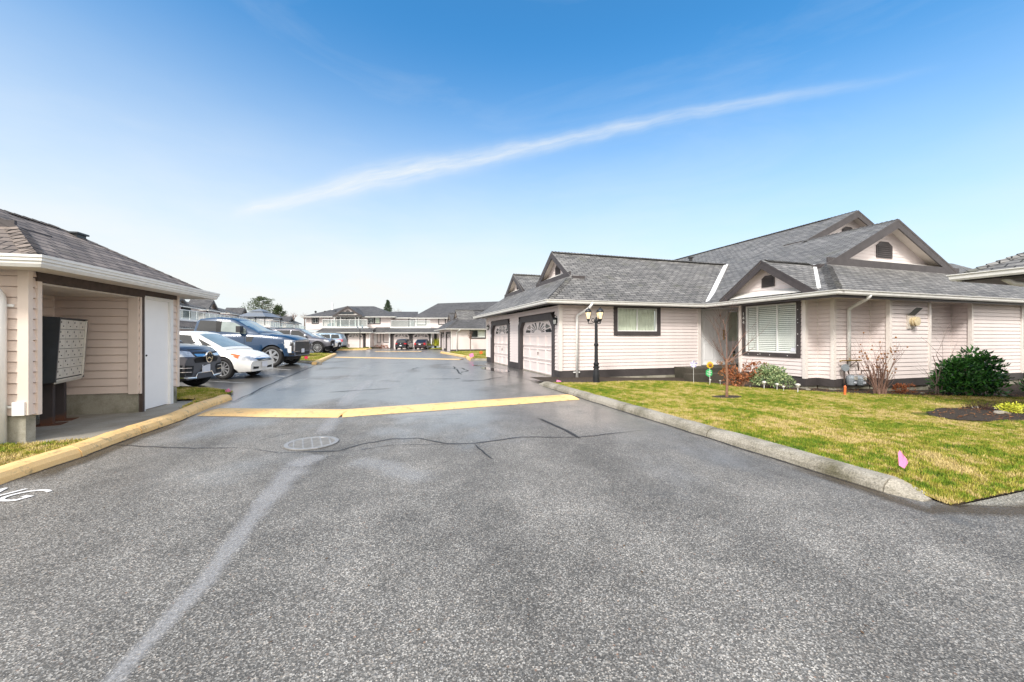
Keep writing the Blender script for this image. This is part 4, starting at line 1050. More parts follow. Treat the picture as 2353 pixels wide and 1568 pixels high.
# driveway apron in front of the garages, darker and wet
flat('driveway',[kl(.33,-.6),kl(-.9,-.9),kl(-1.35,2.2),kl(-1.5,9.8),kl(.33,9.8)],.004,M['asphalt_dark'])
flat('puddle',[kl(-.9,5.3),kl(-.55,4.3),kl(-.75,3.4),kl(-1.15,3.0),kl(-1.35,4.0),kl(-1.5,5.6),kl(-1.15,6.3)],.009,M['puddle'])
flat('puddle',[kl(-1.0,7.6),kl(-.8,7.0),kl(-1.1,6.8),kl(-1.5,7.2),kl(-1.4,8.0)],.009,M['puddle'])
flat('pavement',[kl(-.95,-10.27),kl(2,-10.27),kl(26,-10.27),kl(26,-11.9),kl(3,-11.2),kl(.2,-10.75)],.004,M['asphalt_old'])
# lawn terrain
def smooth(x,a,b): 
    t=np.clip((x-a)/(b-a),0,1); return t*t*(3-2*t)
def hz_(u,v):
    z=.105-.026*np.clip(u+1,0,10)
    z=z*smooth(v,-10.25,-9.6)+.012*(1-smooth(v,-10.25,-9.6))
    return z+.02*np.sin(u*1.3+v*.7)*smooth(u,-.8,.5)*smooth(v,-10.2,-9)
def uv_of(p): d=Vector((p[0]-1.65,p[1]-13.45,0)); return d.dot(R_), d.dot(S_)
def hw(p): u,v=uv_of(p); return float(hz_(np.float64(u),np.float64(v)))
def grid(name,poly,step,mat,dz,ragged=0,parent=None):
    """terrain patch inside polygon (plan)"""
    us=np.arange(-1.04,25,step); vs=np.arange(-10.25,.32,step)
    P=[uv_of(p) for p in poly]
    def inside(u,v):
        c=False; n=len(P)
        for i in range(n):
            x1,y1=P[i]; x2,y2=P[i-1]
            if (y1>v)!=(y2>v) and u<(x2-x1)*(v-y1)/(y2-y1)+x1: c=not c
        return c
    mb=MB(); idx={}
    def vid(i,j):
        if (i,j) not in idx:
            u,v=us[i],vs[j]; p=L_(u,v,float(hz_(u,v))+dz); idx[(i,j)]=mb.vert(p)
        return idx[(i,j)]
    for i in range(len(us)-1):
        for j in range(len(vs)-1):
            if inside(us[i]+step/2,vs[j]+step/2):
                mb.f.append((vid(i,j),vid(i+1,j),vid(i+1,j+1),vid(i,j+1))); mb.m.append(0); mb.uv.append(None)
    return mb.build(name,mat,parent,smooth=True)
full=[L_(-1.1,-10.3),L_(25,-10.3),L_(25,.4),L_(-1.1,.4)]
soilo=grid('soil',full,.25,M['soil'],-.012); tag(soilo,kind='structure')
lp=[G(1243,884,.08),G(1400,882),G(1560,876),G(1640,878),G(1700,886),G(1800,895,-.05),G(1900,901,-.1),G(2000,906,-.12),G(2150,910,-.13),G(2353,913,-.14),L_(13,-6.9),L_(25,-6.9),L_(25,-10.3),L_(-1.04,-10.3),L_(-1.04,-1.3)]
lawn=grid('lawn',lp,.08,M['grass_base'],.0); tag(lawn,kind='structure')
LP=[uv_of(p) for p in lp]
def in_poly(U,V,P):
    c=np.zeros(len(U),bool); n=len(P)
    for i in range(n):
        x1,y1=P[i]; x2,y2=P[i-1]
        if y1==y2: continue
        m=((y1>V)!=(y2>V))&(U<(x2-x1)*(V-y1)/(y2-y1)+x1); c^=m
    return c
def blades(name,X,Y,Z,h,seed,mat,w=.0045,lean=.6):
    rng=np.random.default_rng(seed); n=len(X)
    a=rng.uniform(0,2*np.pi,n); hh=h*rng.uniform(.5,1.25,n); l=rng.uniform(.1,lean,n)*hh; b=rng.uniform(0,2*np.pi,n)
    ww=w*rng.uniform(.7,1.5,n)
    dx,dy=np.cos(a)*ww,np.sin(a)*ww; lx,ly=np.cos(b)*l,np.sin(b)*l
    V=np.empty((n,4,3),np.float32)
    V[:,0]=np.stack([X-dx,Y-dy,Z-.005],1); V[:,1]=np.stack([X+dx,Y+dy,Z-.005],1)
    V[:,2]=np.stack([X+dx*.6+lx*.45,Y+dy*.6+ly*.45,Z+hh*.6],1); V[:,3]=np.stack([X+lx,Y+ly,Z+hh],1)
    me=bpy.data.meshes.new(name); me.vertices.add(n*4); me.vertices.foreach_set('co',V.ravel())
    me.loops.add(n*6); idx=np.arange(n)[:,None]*4+np.array([0,1,2,0,2,3])[None]; me.loops.foreach_set('vertex_index',idx.ravel().astype(np.int32))
    me.polygons.add(n*2); me.polygons.foreach_set('loop_start',(np.arange(n*2)*3).astype(np.int32)); me.polygons.foreach_set('loop_total',np.full(n*2,3,np.int32))
    me.update(calc_edges=True); me.validate(); me.materials.append(mat)
    o=bpy.data.objects.new(name,me); col.objects.link(o); return o
rng=np.random.default_rng(3)
# denser close to the camera
N1=330000
U=np.concatenate([rng.uniform(-1.04,6,N1),rng.uniform(2,16,150000)]); V=np.concatenate([rng.uniform(-10.25,-1.2,N1),rng.uniform(-10.25,-4.5,150000)])
k=in_poly(U,V,LP)
bedc=(L_(6.9,-6.0)); 
bu,bv=uv_of(G(2345,951,-.1))
k&=~((((U-bu)/2.6)**2+((V-bv)/.75)**2)<1+.25*np.sin(U*5)+.2*np.sin(V*9))
tu,tv=uv_of(G(1670,914,.0)); k&=~((((U-tu)/.42)**2+((V-tv)/.22)**2)<1)
U,V=U[k],V[k]; Z=hz_(U,V)
X_=1.65+.953*U-.304*V; Y_=13.45+.304*U+.953*V
k=(X_/Y_>-.1)&(X_/Y_<1.6); X_,Y_,Z=X_[k],Y_[k],Z[k]
g=blades('grass',X_,Y_,Z,.032,5,M['grass_blade']); tag(g,kind='stuff')
bed=grid('flower_bed',[L_(bu+2.6*math.cos(a),bv+.75*math.sin(a)) for a in [i*math.pi/12 for i in range(24)]],.05,M['soil'],.012); tag(bed,kind='structure')
bt=grid('tree_pit',[L_(tu+.42*math.cos(a),tv+.22*math.sin(a)) for a in [i*math.pi/8 for i in range(16)]],.04,M['soil'],.010); tag(bt,kind='structure')
# kerbs
def kerb(name,path,wid,h,mat,side=1,gaps=(),cham=.05,seg=1.6,z=0):
    """rounded kerb made of cast lengths; path = road-side foot line, side = where the body lies"""
    P=[Vector((p[0],p[1],z)) for p in path]
    # resample
    L=[0]
    for i in range(1,len(P)): L.append(L[-1]+(P[i]-P[i-1]).length)
    def at(s):
        for i in range(1,len(P)):
            if s<=L[i] or i==len(P)-1:
                t=(s-L[i-1])/(L[i]-L[i-1]); return P[i-1].lerp(P[i],min(1,max(0,t)))
    n=max(1,round(L[-1]/seg)); mb=MB(); prof=[(0,-.02),(.012,h*.45),(.045,h*.82),(.09,h*.97),(wid*.5,h),(wid-.04,h*.97),(wid,h*.8),(wid,-.05)]
    for k in range(n):
        s0,s1=k*L[-1]/n+.010,(k+1)*L[-1]/n-.010; m=6; pts=[at(s0+(s1-s0)*j/m)+Vector((rnd.uniform(-.004,.004),rnd.uniform(-.004,.004),rnd.uniform(-.006,.004))) for j in range(m+1)]
        sweep(mb,pts,prof,side=side)
    o=mb.build(name,M[mat],smooth=False); tag(o,kind='structure'); return o
def at_end(name,p,d,wid,h,mat,nrm):
    """sloped nose at the end of a kerb"""
    mb=MB(); p=Vector((p[0],p[1],0)); d=Vector(d); n=Vector(nrm)
    a=[p,p+n*wid,p+n*wid+Vector((0,0,h*.8)),p+n*wid*.5+Vector((0,0,h)),p+n*.09+Vector((0,0,h*.95)),p+n*.02+Vector((0,0,h*.5))]
    e=p+d; b=[e+n*.05,e+n*wid*.95,e+n*wid*.93+Vector((0,0,.01)),e+n*wid*.5+Vector((0,0,.015)),e+n*.09+Vector((0,0,.012)),e+n*.06+Vector((0,0,.005))]
    for i in range(6): mb.face([a[i],a[(i+1)%6],b[(i+1)%6],b[i]])
    mb.face(b); mb.face(a[::-1]); tag(mb.build(name,M[mat]),kind='structure')
kr=kerb('kerb',[L_(-1.24,-1.35),L_(-1.24,-9.88)],.26,.125,'kerb',side=-1,seg=2.35)
at_end('kerb_end',L_(-1.24,-9.88),-S_*.24+R_*.03,.26,.12,'kerb',R_); at_end('kerb_end',L_(-1.24,-1.35),S_*.35,.26,.12,'kerb',R_)
lk=[(-4.0,1.5),G(0,1114),G(190,1050),G(292,1010),G(414,968),G(455,949),G(482,937)]
kerb('kerb',lk,.24,.13,'yellow',side=-1,seg=1.15)
kerb('kerb',[G(470,941),G(534,919)],.24,.13,'yellow',side=-1,seg=1.0)
# kiosk slab and grass at its foot
flat('pavement',[K(-.04,.35),K(-.10,-.08),G(238,1012,.05),G(300,992,.05),G(400,957,.05),G(455,936,.05),K(3.5,-.3),K(3.5,1.5),K(2.17,1.5),K(.1,1.6)],.052,M['concrete'])
def grasspatch(name,poly,z,n,seed,h=.045):
    mb=MB(); mb.face([Vector((p[0],p[1],z)) for p in poly]); o=mb.build(name,M['grass_base']); tag(o,kind='structure')
    P=[(p[0],p[1]) for p in poly]; xs=[p[0] for p in P]; ys=[p[1] for p in P]; r=np.random.default_rng(seed)
    A=r.uniform(min(xs),max(xs),n); B=r.uniform(min(ys),max(ys),n); k=in_poly(A,B,P)
    g=blades('grass',A[k],B[k],np.full(k.sum(),z),h,seed,M['grass_blade'],w=.006); tag(g,kind='stuff'); return o
grasspatch('verge',[G(0,1068,.09),G(178,1019,.09),G(235,1003,.09),K(-.12,-.10),K(-.10,.9),K(-.3,3),(-9,1.5),(-4.5,1.5)],.07,60000,11,.03)
grasspatch('verge',[G(412,943,.07),G(480,915,.10),G(527,904,.10),(-6.95,9.75),(-7.9,10.35),(-9.2,10.7),(-10.4,10.6),(-10.4,9),K(3.5,.5),K(3.5,-.35)],.09,50000,12)
kerb('kerb',[G(531,909),(-6.98,9.9),(-7.9,10.5),(-9.2,10.85),(-11,10.9)],.13,.115,'kerb',side=-1,seg=1.5)
# planting islands on the left
i2=[G(730.6,838),G(773.5,816),G(760,811.5),(-19,34.5),(-17.5,26),(-14.5,24)]
grasspatch('verge',[Vector((p[0],p[1],0)) for p in [(-10.85,21.4),(-14.5,31.8),(-16,33),(-21,32),(-18.5,25),(-13.2,23.2)]],.10,60000,13,.07)
kerb('kerb',[G(730.6,838),G(773.8,816)],.30,.15,'yellow',side=-1,seg=20)
kerb('kerb',[(-20,25.9),(-13.4,23.5),G(729,838.3)],.25,.13,'kerb',side=-1,seg=6)
p3=[(-19.3,43),(-17,45.5),(-17.5,49),(-24,49),(-23,44)]
grasspatch('verge',[Vector((*p,0)) for p in p3],.10,20000,14,.09); kerb('kerb',[(-21,43.3),(-19.1,42.8),(-16.8,45.3),(-17.2,48)],.3,.15,'yellow',side=-1,seg=30)
# right verge in front of the further house
p4=[f2(.9,-.2),f2(9,-.2),(6,24.8),(-1.3,24.6),(-2.7,25.0),(-2.9,26.5),(-5.8,36.2)]
grasspatch('verge',[Vector((p[0],p[1],0)) for p in p4],.08,90000,15,.07)
kerb('kerb',[(-6.35,36.3),(-2.95,27.9)],.28,.14,'yellow',side=1,seg=30); kerb('kerb',[(-3.2,27.2),(-2.75,24.8)],.3,.15,'yellow',side=-1,seg=9)
kerb('kerb',[(-2.6,24.5),(4,24.3)],.2,.12,'kerb',side=-1,seg=9)
p5=[(-11.5,50.4),(-9.5,50.4),(-9.4,43),(-10.5,43.5)]
grasspatch('verge',[Vector((*p,0)) for p in [(-9.3,50.8),(-6.0,50.8),(-6.2,46),(-9.6,45.2)]],.08,15000,16,.09)
# speed bumps
def bump(name,a,b,w,h=.055,lab=None):
    a=Vector((a[0],a[1],0)); b=Vector((b[0],b[1],0)); t=(b-a).normalized(); n=Vector((-t.y,t.x,0)); mb=MB(); m=24
    def row(s,k): 
        x=k/8; wob=.012*math.sin(s*3.1+k)*(k in (0,8))
        return a+t*s+n*(w*x+wob)+Vector((0,0,.004+h*math.sin(math.pi*x)**.8 if 0<k<8 else .0045))
    L=(b-a).length
    for i in range(m):
        for k in range(8): mb.face([row(L*i/m,k),row(L*(i+1)/m,k),row(L*(i+1)/m,k+1),row(L*i/m,k+1)])
    for s in (0,L): mb.face([row(s,k) for k in range(9)])
    o=mb.build(name,M['yellow'],smooth=True,merge=True); tag(o,lab,'speed bump','yellow speed bumps across the street'); return o
bump('speed_bump',G(452,957),G(776,961),.78,lab='yellow painted speed bump nearest the camera, short left length beside the kiosk kerb')
bump('speed_bump',G(787,960),G(1332,919),.80,lab='yellow painted speed bump nearest the camera, long right length up to the grey kerb')
bump('speed_bump',(-12.75,28.0),(-3.4,25.2),.8,h=.035,lab='yellow speed bump halfway down the street, beyond the garage doors')
bump('speed_bump',(-13.9,39.6),(-9.2,39.6),.8,h=.03,lab='short yellow speed bump at the far end, before the two parked hatchbacks')
# stall lines
mb=MB()
for a,b in ((G(452,875),G(562,881)),(G(590,862),G(655,866)),(G(625,848),G(668,851))):
    t=(b-a).normalized(); n=Vector((-t.y,t.x,0)); a=a-t*4
    mb.face([a-n*.05+Vector((0,0,.009)),b-n*.05+Vector((0,0,.009)),b+n*.05+Vector((0,0,.009)),a+n*.05+Vector((0,0,.009))])
for i in range(6):
    a=Vector((-21-i*.9,31+i*3,.009)); t=R_; n=S_; mb.face([a-n*.05,a+t*5-n*.05,a+t*5+n*.05,a+n*.05])
tag(mb.build('parking_lines',simple('faded_white_line',(.5,.48,.44),.6,var=.3,scale=5)),kind='structure')
# strips lying on the asphalt: UV x runs across
def ribbon(mb,pts,ws,z):
    P=[Vector((p[0],p[1],z)) for p in pts]
    if not hasattr(ws,'__len__'): ws=[ws]*len(P)
    N_=len(P)-1
    for i in range(len(P)-1):
        def nn(j):
            t=(P[min(j+1,len(P)-1)]-P[max(j-1,0)]).normalized(); return Vector((-t.y,t.x,0))
        a,b=nn(i)*ws[i]/2,nn(i+1)*ws[i+1]/2
        mb.face([P[i]-a,P[i+1]-b,P[i+1]+b,P[i]+a],0,[(0,i/N_),(0,(i+1)/N_),(1,(i+1)/N_),(1,i/N_)])
def wiggle(pts,n,amp,seed):
    r=random.Random(seed); out=[]
    for i in range(len(pts)-1):
        a,b=Vector(pts[i]),Vector(pts[i+1])
        for j in range(n): out.append(a.lerp(b,j/n)+Vector((r.uniform(-amp,amp),r.uniform(-amp,amp),0)))
    out.append(Vector(pts[-1])); return out
mb=MB(); ribbon(mb,[G(60,1860),G(262,1566),G(365,1450),G(470,1340),G(560,1220),G(640,1125),G(672,1085),G(690,1060)],[.13,.13,.15,.17,.21,.32,.46,.4],.006)
ribbon(mb,[G(690,1075),G(700,1062),G(730,1045)],[.30,.5,.30],.0065); ribbon(mb,[G(738,1002),G(765,965),G(783,945)],[.34,.40,.36],.006); ribbon(mb,[G(785,938),G(802,915),G(832,890),G(850,872)],[.44,.5,.6,.4],.006)
tag(mb.build('worn_sheen_trace',M['trace']),kind='structure')  # worn streak whose pale colour also carries the wet road's reflection
mb=MB()
ribbon(mb,wiggle([G(230,1022),G(430,1031),G(560,1030)],8,.012,1),.035,.007)
ribbon(mb,wiggle([G(560,1030),G(640,1042),G(780,1037),G(830,1022),G(900,1010),G(960,1008),G(1020,1020),G(1090,1020),G(1200,1005),G(1330,1006),G(1430,995),G(1490,989)],5,.012,2),.045,.007)
ribbon(mb,wiggle([G(800,1040),G(900,1024),G(1000,1022),G(1080,1024)],5,.01,6),.02,.007)
ribbon(mb,wiggle([G(1235,961),G(1290,985),G(1335,1010)],4,.01,3),[.09]*9,.0075); ribbon(mb,wiggle([G(1090,1020),G(1112,1042),G(1135,1058)],4,.01,8),.03,.007)
ribbon(mb,wiggle([G(590,1015),G(640,1003),G(690,992)],4,.01,9),.02,.007)
for a in ((G(1020,848),G(1060,846),G(1075,852),G(1058,858)),(G(1040,842),G(1050,852),G(1062,862)),(G(960,872),G(1045,871),G(1060,870)),(G(1060,875),G(1090,874)),(G(870,876),G(920,877)),(G(1160,866),G(1110,874),G(1060,878)),(G(745,903),G(900,893)),(G(960,845),G(945,850))):
    ribbon(mb,wiggle(a,5,.05,5),.10,.0075)
tag(mb.build('road_cracks',M['crackseal']),kind='structure')
mb=MB(); ribbon(mb,wiggle([G(534,926),G(620,884),G(700,850),G(728,840)],8,.03,4),.07,.0105); tag(mb.build('road_seam',M['crackseal']),kind='structure')
mb=MB()
for a,b,w in ((G(880,900),G(930,852),.9),(G(800,880),G(850,838),.7),(G(960,915),G(1010,860),.7),(G(700,870),G(640,900),.4),(G(1000,1100),G(800,1060),.5),(G(880,960),G(1080,950),.5)):
    ribbon(mb,wiggle([a,a.lerp(b,.5),b],3,.12,6),w,.0055)
tag(mb.build('road_stains_sheen',M['scuff_sheen']),kind='structure')  # pale stains, with the wet road's whitish sheen put into their colour
mb=MB(); ribbon(mb,wiggle([L_(-1.27,-1.4),L_(-1.27,-4),L_(-1.27,-7),L_(-1.27,-10.2)],7,.015,31),.07,.0058); ribbon(mb,wiggle([Vector((p[0],p[1],0))+Vector((.02,0,0)) for p in lk[1:6]],5,.015,32),.06,.0062)
tag(mb.build('road_gutter_seam',M['crackseal']),kind='structure')
mb=MB(); ribbon(mb,wiggle([Vector((p[0],p[1],0))+Vector((.10,.0,0)) for p in lk[1:5]],4,.03,33),[.5,.5]+[.35]*20,.0049); ribbon(mb,wiggle([L_(-1.35,-9.0),L_(-1.33,-10.25),L_(-.4,-10.55),L_(1.2,-10.5)],5,.03,34),.30,.0049)
ribbon(mb,wiggle([L_(-1.15,-.7),L_(-.6,-.6),L_(.25,-.45)],4,.04,35),.5,.0079)
tag(mb.build('road_dirt',M['dirt']),kind='structure')
# drain cover
dc=G(717,1019.5)
dr=empty('drain_cover',dc,0,'round perforated metal drain cover sunk in the asphalt near the first speed bump','drain cover')
mb=MB(); mb.lathe([(.335,.004),(.335,.016),(.285,.016),(.28,.006)],(0,0,0),40,cap=False); mb.build('rim',simple('worn_cast_iron',(.30,.30,.30),.5,metal=.2,var=.25,scale=12),dr)
mb=MB(); mb.lathe([(.30,.0045),(0,.0045)],(0,0,0),30); mb.build('pit',M['black'],dr)
mb=MB()
for i in range(-5,6):
    y=i*.052; w=math.sqrt(max(0,.282**2-y*y)); mb.box((0,y,.009),(2*w,.016,.012))
for i in range(-2,3):
    x=i*.11; w=math.sqrt(max(0,.282**2-x*x)); mb.box((x,0,.0085),(.018,2*w,.011))
mb.build('grate',bpy.data.materials['worn_cast_iron'],dr); dr.rotation_euler=(0,0,.5)
# lettering on the road at the left edge
tp=G(80,1143); o=text('road_lettering','PARKING',.40,(0,0,0),(.985,-.10,0),(.28,.96,0),M['roadpaint'],None,.0005,'RIGHT')
o.location=(tp.x,tp.y,.008); tag(o,kind='structure')
# small leaves and litter
mb=MB()
r=random.Random(4)
for i in range(45):
    p=G(r.uniform(100,2200),r.uniform(960,1480)); a=r.uniform(0,6.28); s=r.uniform(.006,.014)
    mb.face([p+Vector((math.cos(a+k)*s*(1,.5,1,.5)[j],math.sin(a+k)*s*(1,.5,1,.5)[j],.008)) for j,k in enumerate((0,1.57,3.14,4.71))])
tag(mb.build('leaf_litter',M['litter']),'scattered tiny brown leaf bits on the asphalt','leaves',kind='stuff')
# ================================================================ cars
def lerp_tab(tab,x):
    if x<=tab[0][0]: return tab[0][1]
    for i in range(1,len(tab)):
        if x<=tab[i][0]:
            a,b=tab[i-1],tab[i]; t=(x-a[0])/(b[0]-a[0]) if b[0]>a[0] else 0; return a[1]+(b[1]-a[1])*t
    return tab[-1][1]
def loft(rings,mat=0,mb=None,caps_=True):
    mb=mb or MB(); ids=[[mb.vert(p) for p in r] for r in rings]
    for i in range(len(ids)-1):
        for k in range(len(ids[i])-1):
            mb.f.append((ids[i][k],ids[i][k+1],ids[i+1][k+1],ids[i+1][k])); mb.m.append(mat); mb.uv.append(None)
    if caps_:
        mb.f.append(tuple(ids[0])); mb.m.append(mat); mb.uv.append(None); mb.f.append(tuple(ids[-1][::-1])); mb.m.append(mat); mb.uv.append(None)
    return mb
def bvh_of(mb): return BVHTree.FromPolygons([Vector(v) for v in mb.v],mb.f)
def patch(bv,quad,axis,n=6,m=6,off=.006,mb=None,th=0):
    """quad: 4 points in 3-D (rough), projected along axis direction onto body"""
    mb=mb or MB(); d=Vector(axis).normalized(); q=[Vector(p) for p in quad]; ids=[]
    for i in range(n+1):
        row=[]
        for j in range(m+1):
            s,t=i/n,j/m; p=q[0]*(1-s)*(1-t)+q[1]*s*(1-t)+q[2]*s*t+q[3]*(1-s)*t
            h=None
            for b in bv:
                hit=b.ray_cast(p-d*6,d)
                if hit[0] is not None and (h is None or hit[3]<h[3]): h=hit
            if h is None:
                best=None
                for b in bv:
                    k=b.find_nearest(p)
                    if k[0] is not None and (best is None or k[3]<best[3]): best=k
                pt=best[0]-d*off
            else: pt=h[0]-d*off
            row.append(mb.vert(pt))
        ids.append(row)
    for i in range(n):
        for j in range(m):
            f=(ids[i][j],ids[i+1][j],ids[i+1][j+1],ids[i][j+1]); mb.f.append(f); mb.m.append(0); mb.uv.append(None)
    return mb
def wheel(parent,x,y,r,w,style,side,rimr=.68):
    """built at origin around y axis then placed"""
    mb=MB(); hw=w/2
    mb.lathe([(r*.60,-hw*.6),(r*.60,hw*.55),(0,hw*.5)],(0,0,0),16,axis='y')
    hub=mb.build('wheel',M['black'],parent); hub.location=(x,y,r)
    if side<0: hub.rotation_euler=(0,0,math.pi)
    mb=MB(); mb.lathe([(r*rimr,-hw),(r*.9,-hw),(r*.985,-hw*.75),(r,-hw*.4),(r,hw*.4),(r*.985,hw*.78),(r*.93,hw),(r*rimr,hw*.95),(r*rimr,hw*.6)],(0,0,0),28,axis='y',cap=False); mb.build('tyre',M['rubber'],hub,smooth=True)
    mb=MB(); mb.lathe([(r*rimr,hw*.55),(r*rimr,hw*.93),(r*(rimr-.07),hw*.93),(r*(rimr-.09),hw*.5)],(0,0,0),28,axis='y',cap=False)
    ns=style[0]; sw=style[1]
    for k in range(ns):
        a=2*math.pi*k/ns; c,s=math.cos(a),math.sin(a); a2=a+style[2]; c2,s2=math.cos(a2),math.sin(a2)
        n=Vector((-s,0,c)); n2=Vector((-s2,0,c2)); p0=Vector((c,0,s))*r*.10; p1=Vector((c2,0,s2))*r*(rimr-.05)
        y0=Vector((0,hw*.86,0)); y1=Vector((0,hw*.80,0)); d=Vector((0,-hw*.3,0))
        mb.prism([p0-n*sw*r*.7+y0,p1-n2*sw*r+y1,p1+n2*sw*r+y1,p0+n*sw*r*.7+y0],d)
    mb.lathe([(r*.16,hw*.5),(r*.16,hw*.9),(0,hw*.92)],(0,0,0),12,axis='y'); mb.build('rim',M[style[3]],hub)
    return hub
def car(name,label,cat,loc,phi,sc,sp,paint,group=None,wheels=(1,-1),zs=1.0):
    """x forward, y left, z up. sp: dict"""
    root=empty(name,(0,0,0),0,label,cat,group)
    L,W,r=sp['L'],sp['W'],sp['r']; xf=L/2-sp['fo']; xr=xf-sp['wb']; sill=sp['sill']
    top=sp['top']; arch=r*1.13
    xs=set(np.linspace(-L/2+.02,L/2-.02,34)); 
    for c in (xf,xr):
        for a in np.linspace(0,math.pi,13): xs.add(c+arch*math.cos(a))
    for t in top: xs.add(min(max(t[0],-L/2+.02),L/2-.02))
    xs=sorted(x for x in xs if -L/2<x<L/2)
    nf=sp.get('nose',.10); nr_=sp.get('tail',.08)
    xs=[-L/2]+xs+[L/2]
    def halfw(x):
        w=W/2; e=.75
        if x>L/2-e: w*=1-nf*1.6*((x-(L/2-e))/e)**2.2
        if x<-L/2+e: w*=1-nr_*1.4*((-L/2+e-x)/e)**2.2
        return w
    def bottom(x):
        z=sill
        if x>L/2-.55: z=sill+sp.get('frise',.05)*((x-(L/2-.55))/.55)
        if x<-L/2+.5: z=sill+.10*((-L/2+.5-x)/.5)
        for c in (xf,xr):
            d=abs(x-c)
            if d<=arch+1e-6: z=max(z,r+math.sqrt(max(0,arch*arch-d*d)))
        return z
    rings=[]
    lev=sp.get('lev',[0,.12,.34,.58,.76,.88,.955,1,1]); wf=sp.get('wf',[.93,.975,1.0,.995,.97,.93,.86,.62,0])
    for x in xs:
        zt=lerp_tab(top,x); w=halfw(x); zb=bottom(x); s0=min(zb,bottom(x))
        base=sill
        side=[]
        endf=1.0
        for i,(l,q) in enumerate(zip(lev,wf)):
            z=max(zb,base+(zt-base)*l)
            if i==len(lev)-1: z+=.012
            side.append((q*w,z))
        sx=x
        ring=[Vector((sx,y,z)) for y,z in side]+[Vector((sx,-y,z)) for y,z in side[-2::-1]]
        # push the bumper faces back at hood height
        rings.append(ring)
    # rake nose: upper points move back
    rk=sp.get('rake',.12)
    for i,x in enumerate(xs):
        if x>L/2-.5:
            t=(x-(L/2-.5))/.5
            for p in rings[i]:
                h=max(0,(p.z-sill-.25)/(lerp_tab(top,x)-sill)); p.x-=rk*t*h*h
                p.x-=sp.get('bow',.13)*t*(abs(p.y)/(W/2))**2.5
        if x<-L/2+.5:
            t=((-L/2+.5)-x)/.5
            for p in rings[i]:
                h=max(0,(p.z-sill-.35)/(lerp_tab(top,x)-sill)); p.x+=sp.get('rrake',.06)*t*h*h; p.x+=.10*t*(abs(p.y)/(W/2))**2.5
    body=loft(rings)
    # cabin
    g=sp['roof']; gx=[g[0][0]]; n=26
    gx=sorted(set([a[0] for a in g]+list(np.linspace(g[0][0],g[-1][0],n))))
    cab=[]; wb=sp.get('wb_cab',W/2*.93); tum=sp.get('tum',.17)
    for x in gx:
        zr=lerp_tab(g,x); zb=lerp_tab(top,x)-.06; 
        e=(x-g[0][0])/(g[-1][0]-g[0][0]); tap=1-.06*abs(2*e-1)**3
        pts=[]
        for f,q in ((0,1),(.35,1-tum*.22),(.75,1-tum*.72),(.9,1-tum*.98),(.97,1-tum*1.25),(1.0,1-tum*1.9),(1.0,.35),(1.0,0)):
            z=zb+(zr-zb)*f+(.018 if q<.5 else 0); pts.append((wb*tap*(q if zr-zb>.25 else max(0,1-(1-q)*max(0.2,(zr-zb)/.25)) if q>.5 else q),z))
        cab.append([Vector((x,y,z)) for y,z in pts]+[Vector((x,-y,z)) for y,z in pts[-2::-1]])
    cabin=loft(cab)
    bv=[bvh_of(body),bvh_of(cabin)]
    bo=body.build('body',M[paint],root,smooth=True); co_=cabin.build('cabin',M[sp.get('cabpaint',paint)],root,smooth=True)
    for o in (bo,co_):
        md=o.modifiers.new('edges','EDGE_SPLIT'); md.split_angle=R(38)
    # dark underbody and wheel wells
    mb=MB(); mb.box((0,0,(sill+.35)/2+.08),(L*.80,W*.70,.34)); mb.box((xf,0,r+.15),(arch*2.1,W*.72,r*1.5)); mb.box((xr,0,r+.15),(arch*2.1,W*.72,r*1.5)); 
    mb.build('underbody',M['black'],root)
    # openings: list of (kind, quad)
    def rdir(sd): return {'R':(0,1,0),'L':(0,-1,0),'F':(-1,0,0),'B':(1,0,0),'T':(0,0,-1)}[sd]
    def q3d(sd,q):
        if sd=='R': return [(a,-W/2,b) for a,b in q]
        if sd=='L': return [(a,W/2,b) for a,b in q]
        if sd=='F': return [(L/2,a,b) for a,b in q]
        if sd=='B': return [(-L/2,a,b) for a,b in q]
        if sd=='T': return [(a,b,2) for a,b in q]
    for it in sp['parts']:
        nm,mat,sds,q=it[:4]; off=it[4] if len(it)>4 else .006
        if isinstance(q[0][0],(tuple,list)): quads=q
        else: quads=[q]
        for sd in sds:
            sets=[[q_] for q_ in quads] if nm in ('headlight','taillight','side_window','lower_grille','air_intake','intake_trim') else [quads]
            for st in sets:
                mb=MB()
                for qq in st: patch(bv,q3d(sd,qq),rdir(sd),off=off,mb=mb,n=8,m=4)
                o=mb.build(nm,M[mat],root,smooth=True)
    # arches trim
    if sp.get('cladding'):
        for c in (xf,xr):
            for sd in (1,-1):
                mb=MB(); pts=[]
                for a in np.linspace(-.12,math.pi+.12,15):
                    x=c+arch*1.03*math.cos(a); z=r+arch*1.03*math.sin(a); pts.append((x,sd*(halfw(x)*1.0),max(z,sill)))
                mb.tube(pts,.045,5); mb.build('wheel_arch_trim',M['plastic'],root)
    for x in (xf,xr):
        for sd in (1,-1): wheel(root,x,sd*(W/2-.12),r,sp.get('tw',.23),sp['rim'],sd)
    mx=sp['mirror']
    for sd in (1,-1):
        mb=MB(); c=Vector((mx[0],sd*(wb+.13),mx[1])); (mb.box(c,(.16,.26,.24)) if sp.get('ms',1)>1.3 else mb.blob(c,.10*sp.get('ms',1),n=8,jit=0,sq=.85)); mb.tube([Vector((mx[0]+.03,sd*(wb-.05),mx[1]-.05)),c],.03,5)
        mb.build('mirror',M[sp.get('mirpaint','plastic')],root,smooth=True)
